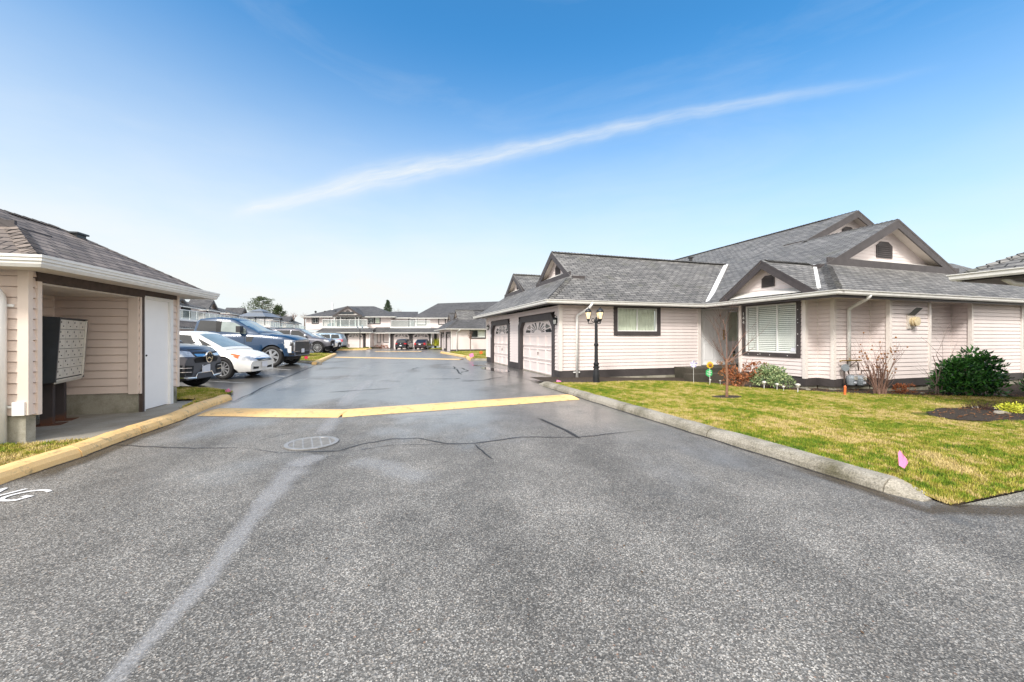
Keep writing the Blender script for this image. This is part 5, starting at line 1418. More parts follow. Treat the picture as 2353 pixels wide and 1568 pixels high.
    for x,z in sp.get('handles',()):
        for sd in (1,-1):
            h=None
            for b in bv[:1]: h=b.ray_cast(Vector((x,sd*3,z)),Vector((0,-sd,0)))
            if h[0] is not None:
                mb=MB(); mb.box(h[0]+Vector((0,sd*.015,0)),(.20,.03,.035)); mb.build('door_handle',M[sp.get('handlepaint',paint)],root,bevel=.008)
    if sp.get('seams'):
        for x in sp['seams']:
            for sd in ('R','L'):
                mb=MB()
                zt=lerp_tab(top,x)-.09; patch(bv[:1],q3d(sd,[(x-.006,sill+.12),(x+.006,sill+.12),(x+.006,zt),(x-.006,zt)]),rdir(sd),off=.003,mb=mb,n=1,m=10)
                mb.build('door_seam',M['black'],root)
    for ex in sp.get('extra',()): ex(root,bv)
    root.location=loc; root.rotation_euler=(0,0,phi); root.scale=(sc,sc,sc*zs)
    return root
def platebox(x,y,z,rx=0,w=.31,h=.16,nrm=1):
    def f(root,bv):
        hit=bv[0].ray_cast(Vector((nrm*5,y,z)),Vector((-nrm,0,0))); px=hit[0].x if hit[0] is not None else x
        mb=MB(); mb.box((px+nrm*.02,y,z),(.015,w,h)); mb.build('licence_plate',M['plate'],root)
    return f
def star(z,rad,y=0):
    def f(root,bv):
        hit=bv[0].ray_cast(Vector((5,y,z)),Vector((-1,0,0))); x=hit[0].x+.035; mb=MB()
        mb.lathe([(rad,-.012),(rad,.016),(rad*.86,.016),(rad*.86,-.012)],(x,y,z),24,axis='x',cap=False)
        for k in range(3):
            a=math.pi/2+k*2*math.pi/3; t=Vector((0,math.cos(a),math.sin(a))); n=Vector((0,-math.sin(a),math.cos(a))); c=Vector((x,y,z))
            mb.prism([c+n*rad*.13,c+t*rad*.9,c-n*rad*.13],(.015,0,0))
        mb.lathe([(rad*.85,-.02),(0,-.02)],(x,y,z),16,axis='x',mat=1)
        mb.build('emblem',[M['chrome'],M['plastic']],root)
    return f
def rails(x0,x1,y,z):
    def f(root,bv):
        for sd in (1,-1):
            mb=MB(); mb.tube([(x0,sd*y,z-.02),(x0+.15,sd*y,z+.05),(x1-.15,sd*y,z+.05),(x1,sd*y,z-.02)],.02,5); mb.build('roof_rail',M['plastic'],root)
    return f
def bed(x0,x1,W,z):
    def f(root,bv):
        mb=MB(); mb.box(((x0+x1)/2,0,z+.02),(x1-x0,W*.84,.06)); mb.build('bed_cover',M['black'],root)
    return f
# --- sedan
sedan=dict(L=4.55,W=1.75,r=.325,wb=2.67,fo=.93,sill=.20,nose=.16,tail=.12,rake=.10,bow=.30,frise=.02,
 top=[(-2.28,.90),(-2.0,1.02),(-1.6,1.05),(-.9,.98),(.6,.97),(.85,.96),(1.35,.88),(1.85,.76),(2.1,.68),(2.26,.55)],
 roof=[(-1.75,1.02),(-1.05,1.36),(-.5,1.43),(0,1.43),(.25,1.39),(1.35,.90)],tum=.22,wb_cab=.80,
 rim=(10,.055,0,'alloy'),tw=.21,mirror=(.55,1.0),mirpaint='p_white',handles=((-.25,.88),(-1.15,.9)),seams=(.62,-.38,-1.2),
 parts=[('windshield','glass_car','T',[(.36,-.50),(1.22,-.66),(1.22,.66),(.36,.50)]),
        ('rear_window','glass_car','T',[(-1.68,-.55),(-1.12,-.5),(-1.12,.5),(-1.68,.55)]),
        ('side_window','glass_dark','RL',[[(-.40,1.02),(.92,1.0),(.25,1.31),(-.36,1.35)],[(-1.45,1.05),(-.48,1.02),(-.44,1.35),(-1.0,1.30)]]),
        ('headlight','lens','F',[[(-.78,.56),(-.42,.54),(-.42,.63),(-.80,.70)],[(.78,.56),(.42,.54),(.42,.63),(.80,.70)]]),
        ('headlight','lens','RL',[(1.80,.62),(2.14,.56),(2.12,.66),(1.78,.72)]),
        ('turn_signal','orange_lens','RL',[(1.52,.735),(1.82,.62),(1.84,.72),(1.60,.775)],.009),
        ('grille','plastic','F',[(-.40,.53),(.40,.53),(.44,.62),(-.44,.62)]),
        ('grille_bar','chrome','F',[(-.42,.60),(.42,.60),(.44,.625),(-.44,.625)],.012),
        ('lower_grille','black','F',[[(-.55,.29),(-.25,.29),(-.25,.35),(-.55,.37)],[(.55,.29),(.25,.29),(.25,.35),(.55,.37)]]),
        ('taillight','red','B',[[(-.80,.75),(-.45,.76),(-.45,.9),(-.82,.92)],[(.80,.75),(.45,.76),(.45,.9),(.82,.92)]])],
 extra=[platebox(2.2,0,.42)])
# --- luxury SUV (dark)
suv=dict(L=4.95,W=1.98,r=.385,wb=2.99,fo=.88,sill=.26,nose=.15,tail=.1,rake=.10,bow=.36,frise=.02,
 top=[(-2.48,1.10),(-2.2,1.18),(-1,1.16),(.7,1.13),(1.0,1.12),(1.7,1.06),(2.15,.99),(2.35,.90),(2.47,.78)],
 roof=[(-2.2,1.2),(-1.9,1.62),(-1.4,1.74),(0,1.76),(.35,1.70),(1.35,1.12)],tum=.2,wb_cab=.90,
 rim=(10,.05,0,'alloy'),tw=.27,mirror=(.75,1.2),mirpaint='p_dark',handles=((-.2,1.03),(-1.2,1.05)),seams=(.75,-.35,-1.4),cladding=True,
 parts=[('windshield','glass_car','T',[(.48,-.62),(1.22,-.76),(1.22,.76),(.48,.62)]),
        ('side_window','glass_dark','RL',[[(-.30,1.2),(.95,1.18),(.35,1.6),(-.28,1.64)],[(-1.4,1.22),(-.38,1.2),(-.36,1.64),(-1.35,1.62)]]),
        ('headlight','lens','F',[[(-.92,.80),(-.50,.78),(-.52,.90),(-.94,.97)],[(.92,.80),(.50,.78),(.52,.90),(.94,.97)]]),
        ('turn_signal','orange_lens','RL',[(1.95,.90),(2.10,.82),(2.10,.86),(1.97,.94)],.009),
        ('grille','black','F',[(-.42,.64),(.42,.64),(.50,.95),(-.50,.95)]),
        ('grille_bar','chrome','F',[[(-.47,.79),(-.16,.78),(-.16,.84),(-.48,.85)],[(.47,.79),(.16,.78),(.16,.84),(.48,.85)]],.02),
        ('air_intake','black','F',[[(-.9,.38),(-.5,.36),(-.46,.58),(-.88,.62)],[(.9,.38),(.5,.36),(.46,.58),(.88,.62)]]),
        ('intake_trim','chrome','F',[[(-.88,.545),(-.54,.53),(-.54,.545),(-.88,.56)],[(-.88,.455),(-.54,.44),(-.54,.455),(-.88,.47)],[(.88,.545),(.54,.53),(.54,.545),(.88,.56)],[(.88,.455),(.54,.44),(.54,.455),(.88,.47)]],.014),
        ('bumper_trim','chrome','F',[[(-.93,.335),(-.40,.30),(-.40,.325),(-.93,.36)],[(-.40,.30),(-.30,.42),(-.27,.41),(-.36,.29)],[(-.30,.40),(.30,.40),(.30,.425),(-.30,.425)],[(.40,.30),(.30,.42),(.27,.41),(.36,.29)],[(.93,.335),(.40,.30),(.40,.325),(.93,.36)]],.014)],
 extra=[star(.76,.13),platebox(2.4,0,.50,w=.32,h=.17),rails(-1.7,.1,.62,1.75)])
# --- full-size pickup, blue
pick=dict(L=5.9,W=2.03,r=.415,wb=3.69,fo=.95,sill=.42,nose=.06,tail=.04,rake=.03,bow=.16,frise=-.03,rrake=.0,
 top=[(-2.95,1.36),(-1.12,1.36),(-1.08,1.36),(.78,1.37),(1.1,1.36),(1.6,1.33),(2.4,1.25),(2.75,1.16),(2.94,1.07)],
 roof=[(-1.05,1.36),(-.98,1.80),(-.85,1.90),(-.2,1.96),(.30,1.93),(.50,1.86),(1.42,1.35)],tum=.16,wb_cab=.93,
 lev=[0,.10,.30,.55,.75,.88,.955,1,1],wf=[.95,.98,1.0,.995,.985,.96,.90,.66,0],
 rim=(6,.13,.25,'alloy'),tw=.28,mirror=(.80,1.48),ms=1.55,handles=((-.02,1.16),(-.98+.0,1.16)),handlepaint='p_blue',seams=(.95,-.05,-1.04),cladding=False,
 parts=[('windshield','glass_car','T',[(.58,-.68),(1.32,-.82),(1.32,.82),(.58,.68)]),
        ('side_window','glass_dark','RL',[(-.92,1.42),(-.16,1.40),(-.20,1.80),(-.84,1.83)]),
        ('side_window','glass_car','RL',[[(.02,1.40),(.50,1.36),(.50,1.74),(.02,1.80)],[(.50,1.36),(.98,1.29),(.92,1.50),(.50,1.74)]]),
        ('window_pillar','black','RL',[(-.18,1.38),(.03,1.38),(.02,1.80),(-.21,1.81)],.005),
        ('headlight','lens','F',[[(-1.0,.62),(-.86,.62),(-.82,1.04),(-1.0,1.08)],[(1.0,.62),(.86,.62),(.82,1.04),(1.0,1.08)],[(-.86,1.0),(.86,1.0),(.88,1.045),(-.88,1.045)]],.012),
        ('headlight','white','RL',[[(2.52,.78),(2.66,.70),(2.68,1.02),(2.48,1.05)],[(2.62,.56),(2.74,.55),(2.74,.82),(2.60,.84)]],.010),
        ('grille','plastic','F',[(-.84,.62),(.84,.62),(.84,.99),(-.84,.99)],.008),
        ('grille','plastic','RL',[(2.70,.62),(2.93,.62),(2.93,.98),(2.70,.98)],.007),
        ('lower_grille','black','F',[(-.7,.46),(.7,.46),(.8,.58),(-.8,.58)],.008),
        ('charge_flap','glass_dark','RL',[(1.02,1.00),(1.22,1.00),(1.30,1.20),(1.00,1.20)],.006),
        ('fog_light','black','RL',[(2.62,.46),(2.90,.46),(2.90,.52),(2.70,.55)],.008)],
 extra=[bed(-2.85,-1.12,2.03,1.36),platebox(2.9,0,.62,w=.32,h=.17)])
# --- big off-road style SUV
bigsuv=dict(L=5.3,W=2.02,r=.42,wb=3.1,fo=.95,sill=.45,nose=.08,tail=.06,rake=.05,bow=.20,frise=.10,
 top=[(-2.65,1.22),(-2.3,1.26),(.7,1.24),(1.05,1.23),(1.9,1.17),(2.35,1.10),(2.63,.98)],
 roof=[(-2.5,1.26),(-2.3,1.74),(-1.8,1.86),(0,1.88),(.35,1.82),(1.30,1.22)],tum=.18,wb_cab=.93,
 rim=(12,.04,0,'alloy'),tw=.3,mirror=(.85,1.34),ms=1.2,mirpaint='chrome',handles=((-.15,1.1),(-1.2,1.1)),seams=(.8,-.3,-1.4),cladding=True,
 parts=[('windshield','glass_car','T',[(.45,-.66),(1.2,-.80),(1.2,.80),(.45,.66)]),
        ('side_window','glass_dark','RL',[[(-.22,1.28),(.95,1.26),(.32,1.70),(-.20,1.75)],[(-1.3,1.30),(-.30,1.28),(-.28,1.75),(-1.25,1.75)],[(-2.25,1.32),(-1.4,1.30),(-1.35,1.75),(-2.1,1.72)]]),
        ('headlight','lens','F',[[(-.96,.85),(-.55,.85),(-.55,1.0),(-.97,1.03)],[(.96,.85),(.55,.85),(.55,1.0),(.97,1.03)]]),
        ('headlight','lens','RL',[(2.15,.92),(2.55,.86),(2.55,.98),(2.12,1.04)]),
        ('grille','black','F',[(-.52,.62),(.52,.62),(.52,1.02),(-.52,1.02)]),
        ('lower_grille','plastic','F',[(-.85,.48),(.85,.48),(.8,.62),(-.8,.62)],.012),
        ('taillight','red','B',[[(-.95,.95),(-.80,.95),(-.78,1.25),(-.93,1.22)],[(.95,.95),(.80,.95),(.78,1.25),(.93,1.22)]]),
        ('taillight','red','RL',[(-2.62,.95),(-2.42,.98),(-2.42,1.22),(-2.60,1.22)])],
 extra=[platebox(2.6,0,.62),rails(-2.0,.0,.70,1.87)])
import copy as _c
def variant(b,**kw): d=dict(b); d.update(kw); return d
# --- hatchback seen from behind
hatch=dict(L=4.2,W=1.78,r=.32,wb=2.58,fo=.85,sill=.22,nose=.12,tail=.10,rake=.1,bow=.2,
 top=[(-2.1,.92),(-1.9,.98),(-1,.96),(.7,.94),(1.2,.9),(1.8,.78),(2.09,.6)],
 roof=[(-1.95,.96),(-1.65,1.36),(-1.4,1.45),(0,1.47),(.2,1.42),(1.2,.92)],tum=.2,wb_cab=.82,
 rim=(8,.05,0,'alloy'),tw=.2,mirror=(.6,1.02),mirpaint='p_black',handles=((-.2,.85),(-1.1,.87)),
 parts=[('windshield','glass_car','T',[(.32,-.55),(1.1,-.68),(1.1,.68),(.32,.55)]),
        ('rear_window','glass_dark','B',[(-.60,1.02),(.60,1.02),(.50,1.34),(-.50,1.34)],.01),
        ('side_window','glass_dark','RL',[[(-.30,1.0),(.85,.98),(.28,1.33),(-.28,1.38)],[(-1.45,1.02),(-.38,1.0),(-.36,1.38),(-1.3,1.32)]]),
        ('taillight','red','B',[[(-.85,.74),(-.46,.76),(-.46,.90),(-.85,.94)],[(.85,.74),(.46,.76),(.46,.90),(.85,.94)]],.014),
        ('bumper','plastic','B',[(-.72,.30),(.72,.30),(.68,.42),(-.68,.42)],.01),
        ('emblem','chrome','B',[(-.05,.80),(.05,.80),(.05,.90),(-.05,.90)],.016)],
 extra=[platebox(-2.1,0,.56,w=.3,h=.13,nrm=-1)])
sedan_rear=variant(hatch,L=4.5,top=[(-2.25,.95),(-2.05,1.05),(-1.5,1.06),(-1,1.0),(.7,.95),(1.2,.9),(1.9,.78),(2.24,.6)],
 roof=[(-1.8,1.04),(-1.2,1.38),(-.8,1.46),(0,1.47),(.2,1.42),(1.2,.92)],mirpaint='p_wine',
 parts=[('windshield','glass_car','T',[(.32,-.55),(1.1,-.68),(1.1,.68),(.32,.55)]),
        ('rear_window','glass_dark','T',[(-1.72,-.58),(-1.25,-.52),(-1.25,.52),(-1.72,.58)],.01),
        ('side_window','glass_dark','RL',[[(-.30,1.02),(.85,.98),(.28,1.33),(-.28,1.38)],[(-1.3,1.05),(-.38,1.0),(-.36,1.38),(-1.0,1.34)]]),
        ('taillight','red','B',[[(-.86,.66),(-.56,.68),(-.52,.96),(-.84,.96)],[(.86,.66),(.56,.68),(.52,.96),(.84,.96)]],.014),
        ('trunk_trim','chrome','B',[(-.5,.86),(.5,.86),(.5,.90),(-.5,.90)],.016)],
 extra=[platebox(-2.2,0,.74,w=.3,h=.13,nrm=-1)])
def place(spec,front_wheel_px,phi,sc,dz=0):
    """ground point of the near (right-hand) front wheel -> centre of the car"""
    p=front_wheel_px; n=Vector((math.cos(phi),math.sin(phi),0)); rt=Vector((n.y,-n.x,0))
    return Vector((p[0],p[1],dz))-n*(spec['L']/2-spec['fo'])*sc-rt*(spec['W']/2-.02)*sc
g='cars parked nose-out in the bays on the left'
phi=R(2); car('parked_car','white sedan with orange turn signals, between the dark SUV and the blue pickup','car',place(sedan,G(511,873),phi,1.04),phi,1.04,sedan,'p_white',g,zs=1.11)
phi=R(8); car('pickup_truck','large metallic blue crew-cab pickup with dark bed cover','pickup truck',place(pick,G(624.6,844),phi,1.17),phi,1.17,pick,'p_blue',g,zs=1.06)
phi=R(9); n=Vector((math.cos(phi),math.sin(phi),0)); c=Vector((-8.38,10.95,0))-n*2.48*1.10
car('parked_car','dark graphite SUV with a round star grille emblem, partly hidden by the kiosk','car',c,phi,1.10,suv,'p_dark',g,zs=1.08)
phi=R(10); car('parked_car','tall grey off-road SUV with white twelve-spoke wheels, beyond the blue pickup','car',place(bigsuv,G(729.7,812),phi,1.2),phi,1.2,bigsuv,'p_grey',g)
phi=R(6); b2=variant(bigsuv,mirpaint='p_silver'); n=Vector((math.cos(phi),math.sin(phi),0)); c=Vector((-14.35,27.6,0))-n*2.65*1.02
car('pickup_truck','pale grey vehicle mostly hidden behind the blue pickup, only roof and nose showing','car',c,phi,1.05,b2,'p_grey',g)
phi=R(8); n=Vector((math.cos(phi),math.sin(phi),0)); c=Vector((-16.9,38.9,0))-n*2.6*1.05
car('parked_car','white SUV with dark grille parked past the tall grey SUV','car',c,phi,1.0,variant(bigsuv,mirpaint='p_white'),'p_white',g)
phi=R(180+8); n=Vector((math.cos(phi),math.sin(phi),0)); c=Vector((-18.6,43.6,0))+n*2.6*1.0
car('parked_car','pale blue SUV parked nose-in with its red tail light to the street','car',c,phi,1.02,variant(bigsuv,mirpaint='p_silver'),'p_lightblue',g)
phi=R(8); n=Vector((math.cos(phi),math.sin(phi),0)); c=Vector((-20.1,48.6,0))-n*2.1
car('parked_car','small black hatchback, last of the cars in the left bays','car',c,phi,.95,hatch,'p_black',g)
c1=Vector(((920-CX)/F*46.3,46.4,0)); c2=Vector(((964.5-CX)/F*46.3,46.3,0))
car('parked_car','black hatchback with wide red tail lights before the left of the two far garages','car',(c1.x,c1.y+1.7,0),R(90),.84,hatch,'p_black','cars before the far garages')
car('parked_car','dark wine-coloured sedan with tall red tail lights before the right far garage','car',(c2.x,c2.y+1.8,0),R(90),.84,sedan_rear,'p_wine','cars before the far garages')
# ================================================================ street lamp
lp_=G(1370,882,.03); lp_.z=.0
lamp=empty('street_lamp',lp_,0,'black three-lantern lamp post with amber glass at the lawn edge','street lamp')
mb=MB(); mb.lathe([(.13,-.1),(.13,.04),(.115,.06),(.105,.09),(.10,.30),(.085,.44),(.075,.50),(.10,.52),(.10,.55),(.07,.57),(.085,.62),(.085,.66),(.062,.68),(.058,.70),(.052,1.18),(.07,1.20),(.07,1.25),(.05,1.27),(.045,1.9),(.065,1.93),(.065,1.97),(.03,2.0),(.03,2.04),(.012,2.08)],(0,0,0),12)
mb.build('pole',M['blackmetal'],lamp,smooth=False)
cu=Vector((lp_.x,lp_.y,0)).normalized()
for ang,rr in ((180,.24),(-25,.13),(50,.20)):
    a=R(ang); d=Vector((math.cos(a),math.sin(a),0)); mb=MB()
    mb.tube([d*.03+Vector((0,0,1.92)),d*rr*.5+Vector((0,0,1.88)),d*rr*.85+Vector((0,0,1.87)),d*rr+Vector((0,0,1.90))],.012,5)
    pts=[d*(rr*.35)+Vector((0,0,1.93))+ (d*math.cos(t)*.06+Vector((0,0,math.sin(t)*.06+.05)))*(1-t/9) for t in np.linspace(-1.5,4.5,10)]
    mb.tube(pts,.009,4); arm=mb.build('arm',M['blackmetal'],lamp)
    c=Vector((0,0,0)); mb=MB(); LS=.74; place_=d*rr+Vector((0,0,1.97))
    mb.lathe([(0,-.14),(.018,-.13),(.012,-.08),(.02,-.05),(.055,-.01),(.07,.04),(.066,.06)],c,8)
    mb.lathe([(.135,.33),(.14,.36),(.13,.375),(.115,.42),(.07,.46),(.03,.475),(.014,.50),(.022,.52),(0,.545)],c,8)
    for k in range(8):
        q=k*math.pi/4; mb.tube([c+Vector((.066*math.cos(q),.066*math.sin(q),.06)),c+Vector((.128*math.cos(q),.128*math.sin(q),.335))],.007,4)
    mb.v=[(p[0]*LS+place_.x,p[1]*LS+place_.y,p[2]*LS+place_.z) for p in mb.v]; lan=mb.build('lantern',M['blackmetal'],lamp)
    mb=MB(); mb.lathe([(.060*LS,.06*LS),(.120*LS,.335*LS)],place_,8); mb.build('lamp_glass',M['amber'],lan)
# ================================================================ survey flags
def flag(px,py,size,z,mat,label,wire=.35,tilt=.3,base=None,g='small survey marker flags'):
    """px,py: flag centre in the photo; wire goes down to the ground at base"""
    b=G(*base) if base else G(px,py+8)
    if base is None: pass
    root=empty('survey_flag',(b.x,b.y,z),0,label,'flag',g)
    mb=MB(); mb.tube([(0,0,-.03),(0.0,0,wire)],.003 if size<.16 else .0025,4); mb.build('wire',M['blackmetal'],root)
    mb=MB(); s=size; a=R(rnd.uniform(-25,25)); c,sn=math.cos(tilt),math.sin(tilt)
    def P(u,v,w=0): return (u*c-v*sn, w, wire-.0+u*sn+v*c-s*.9)
    mb.prism([P(0,0),P(s,0,.01),P(s,s*.85),P(0,s*.85)],(0,.002,0)); mb.build('flag',M[mat],root); return root
f=empty('survey_flag',(*G(2078,1095,.10)[:2],.10),0,'folded pink survey flag on a wire at the lawn edge, nearest the camera','flag','small survey marker flags')
mb=MB(); mb.tube([(0,0,-.02),(-.005,0,.10),(-.015,0,.25)],.002,4); mb.build('wire',M['blackmetal'],f)
mb=MB(); s_=[(-.04,0,.215),(-.052,.01,.25),(-.045,0,.275)]
mb.face([(-.052,0,.105),(-.010,-.012,.08),(-.045,0,.255),(-.062,.0,.225)]); mb.face([(-.010,-.012,.08),(.048,.01,.128),(.030,.005,.165),(-.045,0,.255)]); mb.build('flag',M['pinkflag'],f)
flag(517,897,.11,.0,'pinkflag','pink survey flag at the tip of the yellow kerb by the kiosk',wire=.17,tilt=.5,base=(521,912))
flag(1279,870,.14,.0,'pinkflag','bright pink survey flag leaning at the start of the grey kerb by the near garage',wire=.16,tilt=-.3,base=(1277,884))
flag(703,827,.20,.10,'redflag','pale red survey marker on the second grass island, in front of the tall grey SUV',wire=.22,tilt=.1,base=(700,831))
f=empty('survey_flag',(*G(704,815)[:2],.1),0,'dark red triangular marker beside the wheel of the tall grey SUV','flag','small survey marker flags')
mb=MB(); mb.lathe([(.34,0),(.05,.55),(0,.56)],(0,0,0),3); mb.build('flag',M['redflag'],f)
flag(1103,815,.22,.08,'orange','small orange marker on the far right verge',wire=.3,base=(1103,820)); flag(1079,823,.26,.08,'pinkflag','pale pink marker beside the short far yellow kerb',wire=.34,base=(1080,829))
# ================================================================ vegetation helpers
def leafcloud(mb,centers,n,size,rng,aspect=2.0,flatz=1.0,mat=0,drop=0):
    """leaf faces on the shells of many blobs"""
    for (c,rad) in centers:
        c=Vector(c)
        for i in range(n):
            d=Vector((rng.gauss(0,1),rng.gauss(0,1),rng.gauss(0,1)*flatz)).normalized(); p=c+Vector((d.x*rad[0],d.y*rad[1],d.z*rad[2]))*rng.uniform(.55,1.05)
            t=(d+Vector((rng.uniform(-1,1),rng.uniform(-1,1),rng.uniform(-.4,1.1)-drop))*.9).normalized()
            s=t.cross(Vector((rng.uniform(-1,1),rng.uniform(-1,1),rng.uniform(-1,1)))).normalized(); l=size*rng.uniform(.7,1.3); w=l/aspect
            n_=t.cross(s)*l*.12
            mb.face([p,p+t*l*.5+s*w*.5+n_,p+t*l,p+t*l*.5-s*w*.5+n_],mat)
def branch(mb,p,d,L,r,depth,rng,up=.25,spread=.7,nchild=3,ends=None,seg=5,taper=.45):
    pts=[p]; rad=[r]; q=Vector(p); dd=Vector(d).normalized()
    for i in range(seg):
        dd=(dd+Vector((rng.uniform(-.16,.16),rng.uniform(-.16,.16),up*.22))).normalized(); q=q+dd*(L/seg); pts.append(q.copy()); rad.append(r*(1-(1-taper)*(i+1)/seg))
    mb.tube(pts,rad,5 if depth>1 else 3,cap=False)
    if ends is not None and depth<=1: ends.append((pts[-1],dd))
    if depth>0:
        for k in range(nchild):
            i=rng.randint(1,seg); a=rng.uniform(0,6.28); s=Vector((math.cos(a),math.sin(a),rng.uniform(.1,.6)))
            nd=(dd*(1-spread)+s*spread).normalized(); branch(mb,pts[i],nd,L*rng.uniform(.5,.75),rad[i]*.62,depth-1,rng,up,spread,nchild,ends,max(3,seg-1),taper)
# sapling on the lawn
r=random.Random(21)
b=G(1670,914,.0); b.z=hw(b)
tree=empty('tree',b,0,'young bare reddish sapling standing on the lawn in front of the entry door','tree')
mb=MB(); mb.tube([(0,0,-.03),(.0,0,.05),(.01,0,.4),(-.01,0,.8),(.0,0,.92)],[.042,.033,.029,.027,.024],8); mb.build('trunk',M['bark_red'],tree,smooth=True)
mb=MB()
for a,el,L,rr in ((180,66,.95,.014),(165,45,.62,.010),(0,60,.85,.013),(20,32,.85,.012),(90,78,1.0,.014),(340,25,.7,.010),(200,25,.5,.009)):
    d=Vector((math.cos(R(a))*math.cos(R(el)),math.sin(R(a))*math.cos(R(el))*.6,math.sin(R(el)))); branch(mb,Vector((0,0,r.uniform(.72,.92))),d,L,rr,2,r,up=.42,spread=.5,nchild=3)
mb.build('crown',M['twig'],tree)
# shrubs in the bed
def shrub_root(px,py,label,cat='shrub',name='shrub',z=-.05,group='shrubs along the house wall'):
    p=G(px,py,z); return empty(name,(p.x,p.y,hw(p)),0,label,cat,group)
r=random.Random(5)
s=shrub_root(1701,887,'rust-brown dried hydrangea bush beside the porch steps',z=0)
mb=MB()
for i in range(26):
    a=r.uniform(0,6.28); rr=r.uniform(.02,.3); top=Vector((math.cos(a)*rr*1.5,math.sin(a)*rr,r.uniform(.45,.86))); mb.tube([(math.cos(a)*.08,math.sin(a)*.08,0),top*.5+Vector((0,0,.04)),top],.007,4)
mb.build('stems',M['bark_red'],s)
mb=MB(); leafcloud(mb,[((r.uniform(-.32,.32),r.uniform(-.2,.2),r.uniform(.15,.62)),(.16,.14,.16)) for _ in range(12)],34,.085,r,1.6); mb.build('foliage',M['redbrown'],s)
for c in ((-.66,-.1,.74),(-.58,.0,.42),(.52,.0,.72),(.78,.05,.66),(.60,-.1,.46),(-.28,0,.80),(.30,.1,.55)):
    mb=MB(); leafcloud(mb,[(c,(.075,.075,.06))],60,.035,r,1.2); mb.tube([(0,0,.05),(c[0]*.6,c[1],c[2]*.5),c],.005,4); mb.build('flower_head',M['drybrown'],s)
s=shrub_root(1768,891,'round pale green variegated shrub under the large bay window')
mb=MB(); cs=[]
for i in range(30):
    a=r.uniform(0,6.28); q=math.sqrt(r.uniform(0,1)); cs.append(((math.cos(a)*.60*q,math.sin(a)*.42*q,.12+.48*(1-q*q)*r.uniform(.6,1.05)+.03),(.15,.14,.12)))
leafcloud(mb,cs,110,.06,r,1.8); mb.build('foliage',M['varieg'],s)
mb=MB()
for i in range(9): branch(mb,Vector((r.uniform(-.1,.1),0,0)),Vector((r.uniform(-.8,.9),r.uniform(-.4,.4),1)),r.uniform(.5,.75),.007,1,r,nchild=2)
mb.build('stems',M['twig'],s)
s=shrub_root(2022,905,'leggy bare brown bush with dry seed heads beside the gas meters',z=-.1)
mb=MB(); ends=[]
for i in range(24): branch(mb,Vector((r.uniform(-.10,.10),r.uniform(-.08,.08),0)),Vector((r.uniform(-.30,.22),r.uniform(-.15,.15),1)),r.uniform(.70,1.0),r.uniform(.011,.020),2,r,up=.3,spread=.33,nchild=2,ends=ends)
mb.build('stems',M['twig'],s)
mb=MB()
for p,d in ends:
    if r.random()<.5: mb.blob(p,r.uniform(.014,.028),n=5)
mb.build('seed_head',M['drybrown'],s,split=True)
s=shrub_root(2155,905,'thin bare leafless shrub at the left edge of the big laurel',z=-.12)
mb=MB()
for dx in (-.06,0.02,.08): branch(mb,Vector((dx,0,0)),Vector((dx*1.5,0,1)),r.uniform(.95,1.2),.018,2,r,up=.3,spread=.45,nchild=2)
mb.build('stems',M['bark'],s)
# the laurel
def laurel(px,py,label,rx,ry,hgt,n,z=-.14,seed=8,fan=1.0):
    r=random.Random(seed); s=shrub_root(px,py,label,z=z,name='laurel_shrub'); mb=MB(); cs=[]
    for i in range(46):
        a=r.uniform(0,6.28); q=r.uniform(.0,1)**.5; zz=r.uniform(.10,1)
        wz=min(1,.80+.5*zz); cs.append(((math.cos(a)*rx*q*wz*.95+.12*zz*fan,math.sin(a)*ry*q*wz,zz*hgt*(1-.20*q*q)*(1-.16*(math.cos(a)<-.3))),(.24*hgt,.22*hgt,.17*hgt)))
    leafcloud(mb,cs,n,.13,r,2.7,drop=-.2); mb.build('foliage',M['laurel'],s)
    mb=MB()
    for i in range(10): mb.tube([(r.uniform(-.2,.2),r.uniform(-.15,.15),0),(r.uniform(-.4,.4),r.uniform(-.3,.3),hgt*.7)],.014,4)
    mb.build('stems',M['bark'],s); return s
laurel(2222,909,'big glossy dark green laurel bush against the cream wall on the right',.60,.50,1.13,105)
laurel(2440,905,'dark laurel at the right edge, beyond the foundation corner',.8,.6,.75,70,seed=9)
s=shrub_root(2350,951,'low bright yellow-green plant in the round flower bed',z=-.1,name='yellow_plant',cat='plant')
mb=MB(); leafcloud(mb,[((r.uniform(-.42,.6),r.uniform(-.16,.16),.07+r.uniform(0,.10)),(.12,.11,.08)) for _ in range(16)],70,.04,r,1.8); mb.build('foliage',M['yellowleaf'],s)
s=shrub_root(2262,944,'dark twiggy heather clump at the left of the round flower bed',z=-.1,name='heather',cat='plant')
mb=MB()
for i in range(90): 
    a=r.uniform(0,6.28); q=r.uniform(0,.40); p=Vector((math.cos(a)*q,math.sin(a)*q*.4,0)); branch(mb,p,Vector((math.cos(a)*.5,math.sin(a)*.3,.8)),r.uniform(.08,.2),.005,1,r,nchild=2)
mb.build('stems',M['heather'],s)
s=shrub_root(2085,903,'small heap of brown dead fern fronds between the bare bush and the laurel',z=-.12,name='dead_fern',cat='plant')
mb=MB(); leafcloud(mb,[((r.uniform(-.2,.2),r.uniform(-.1,.1),.12),(.14,.10,.12)) for _ in range(5)],60,.07,r,2.5); mb.build('foliage',M['redbrown'],s)
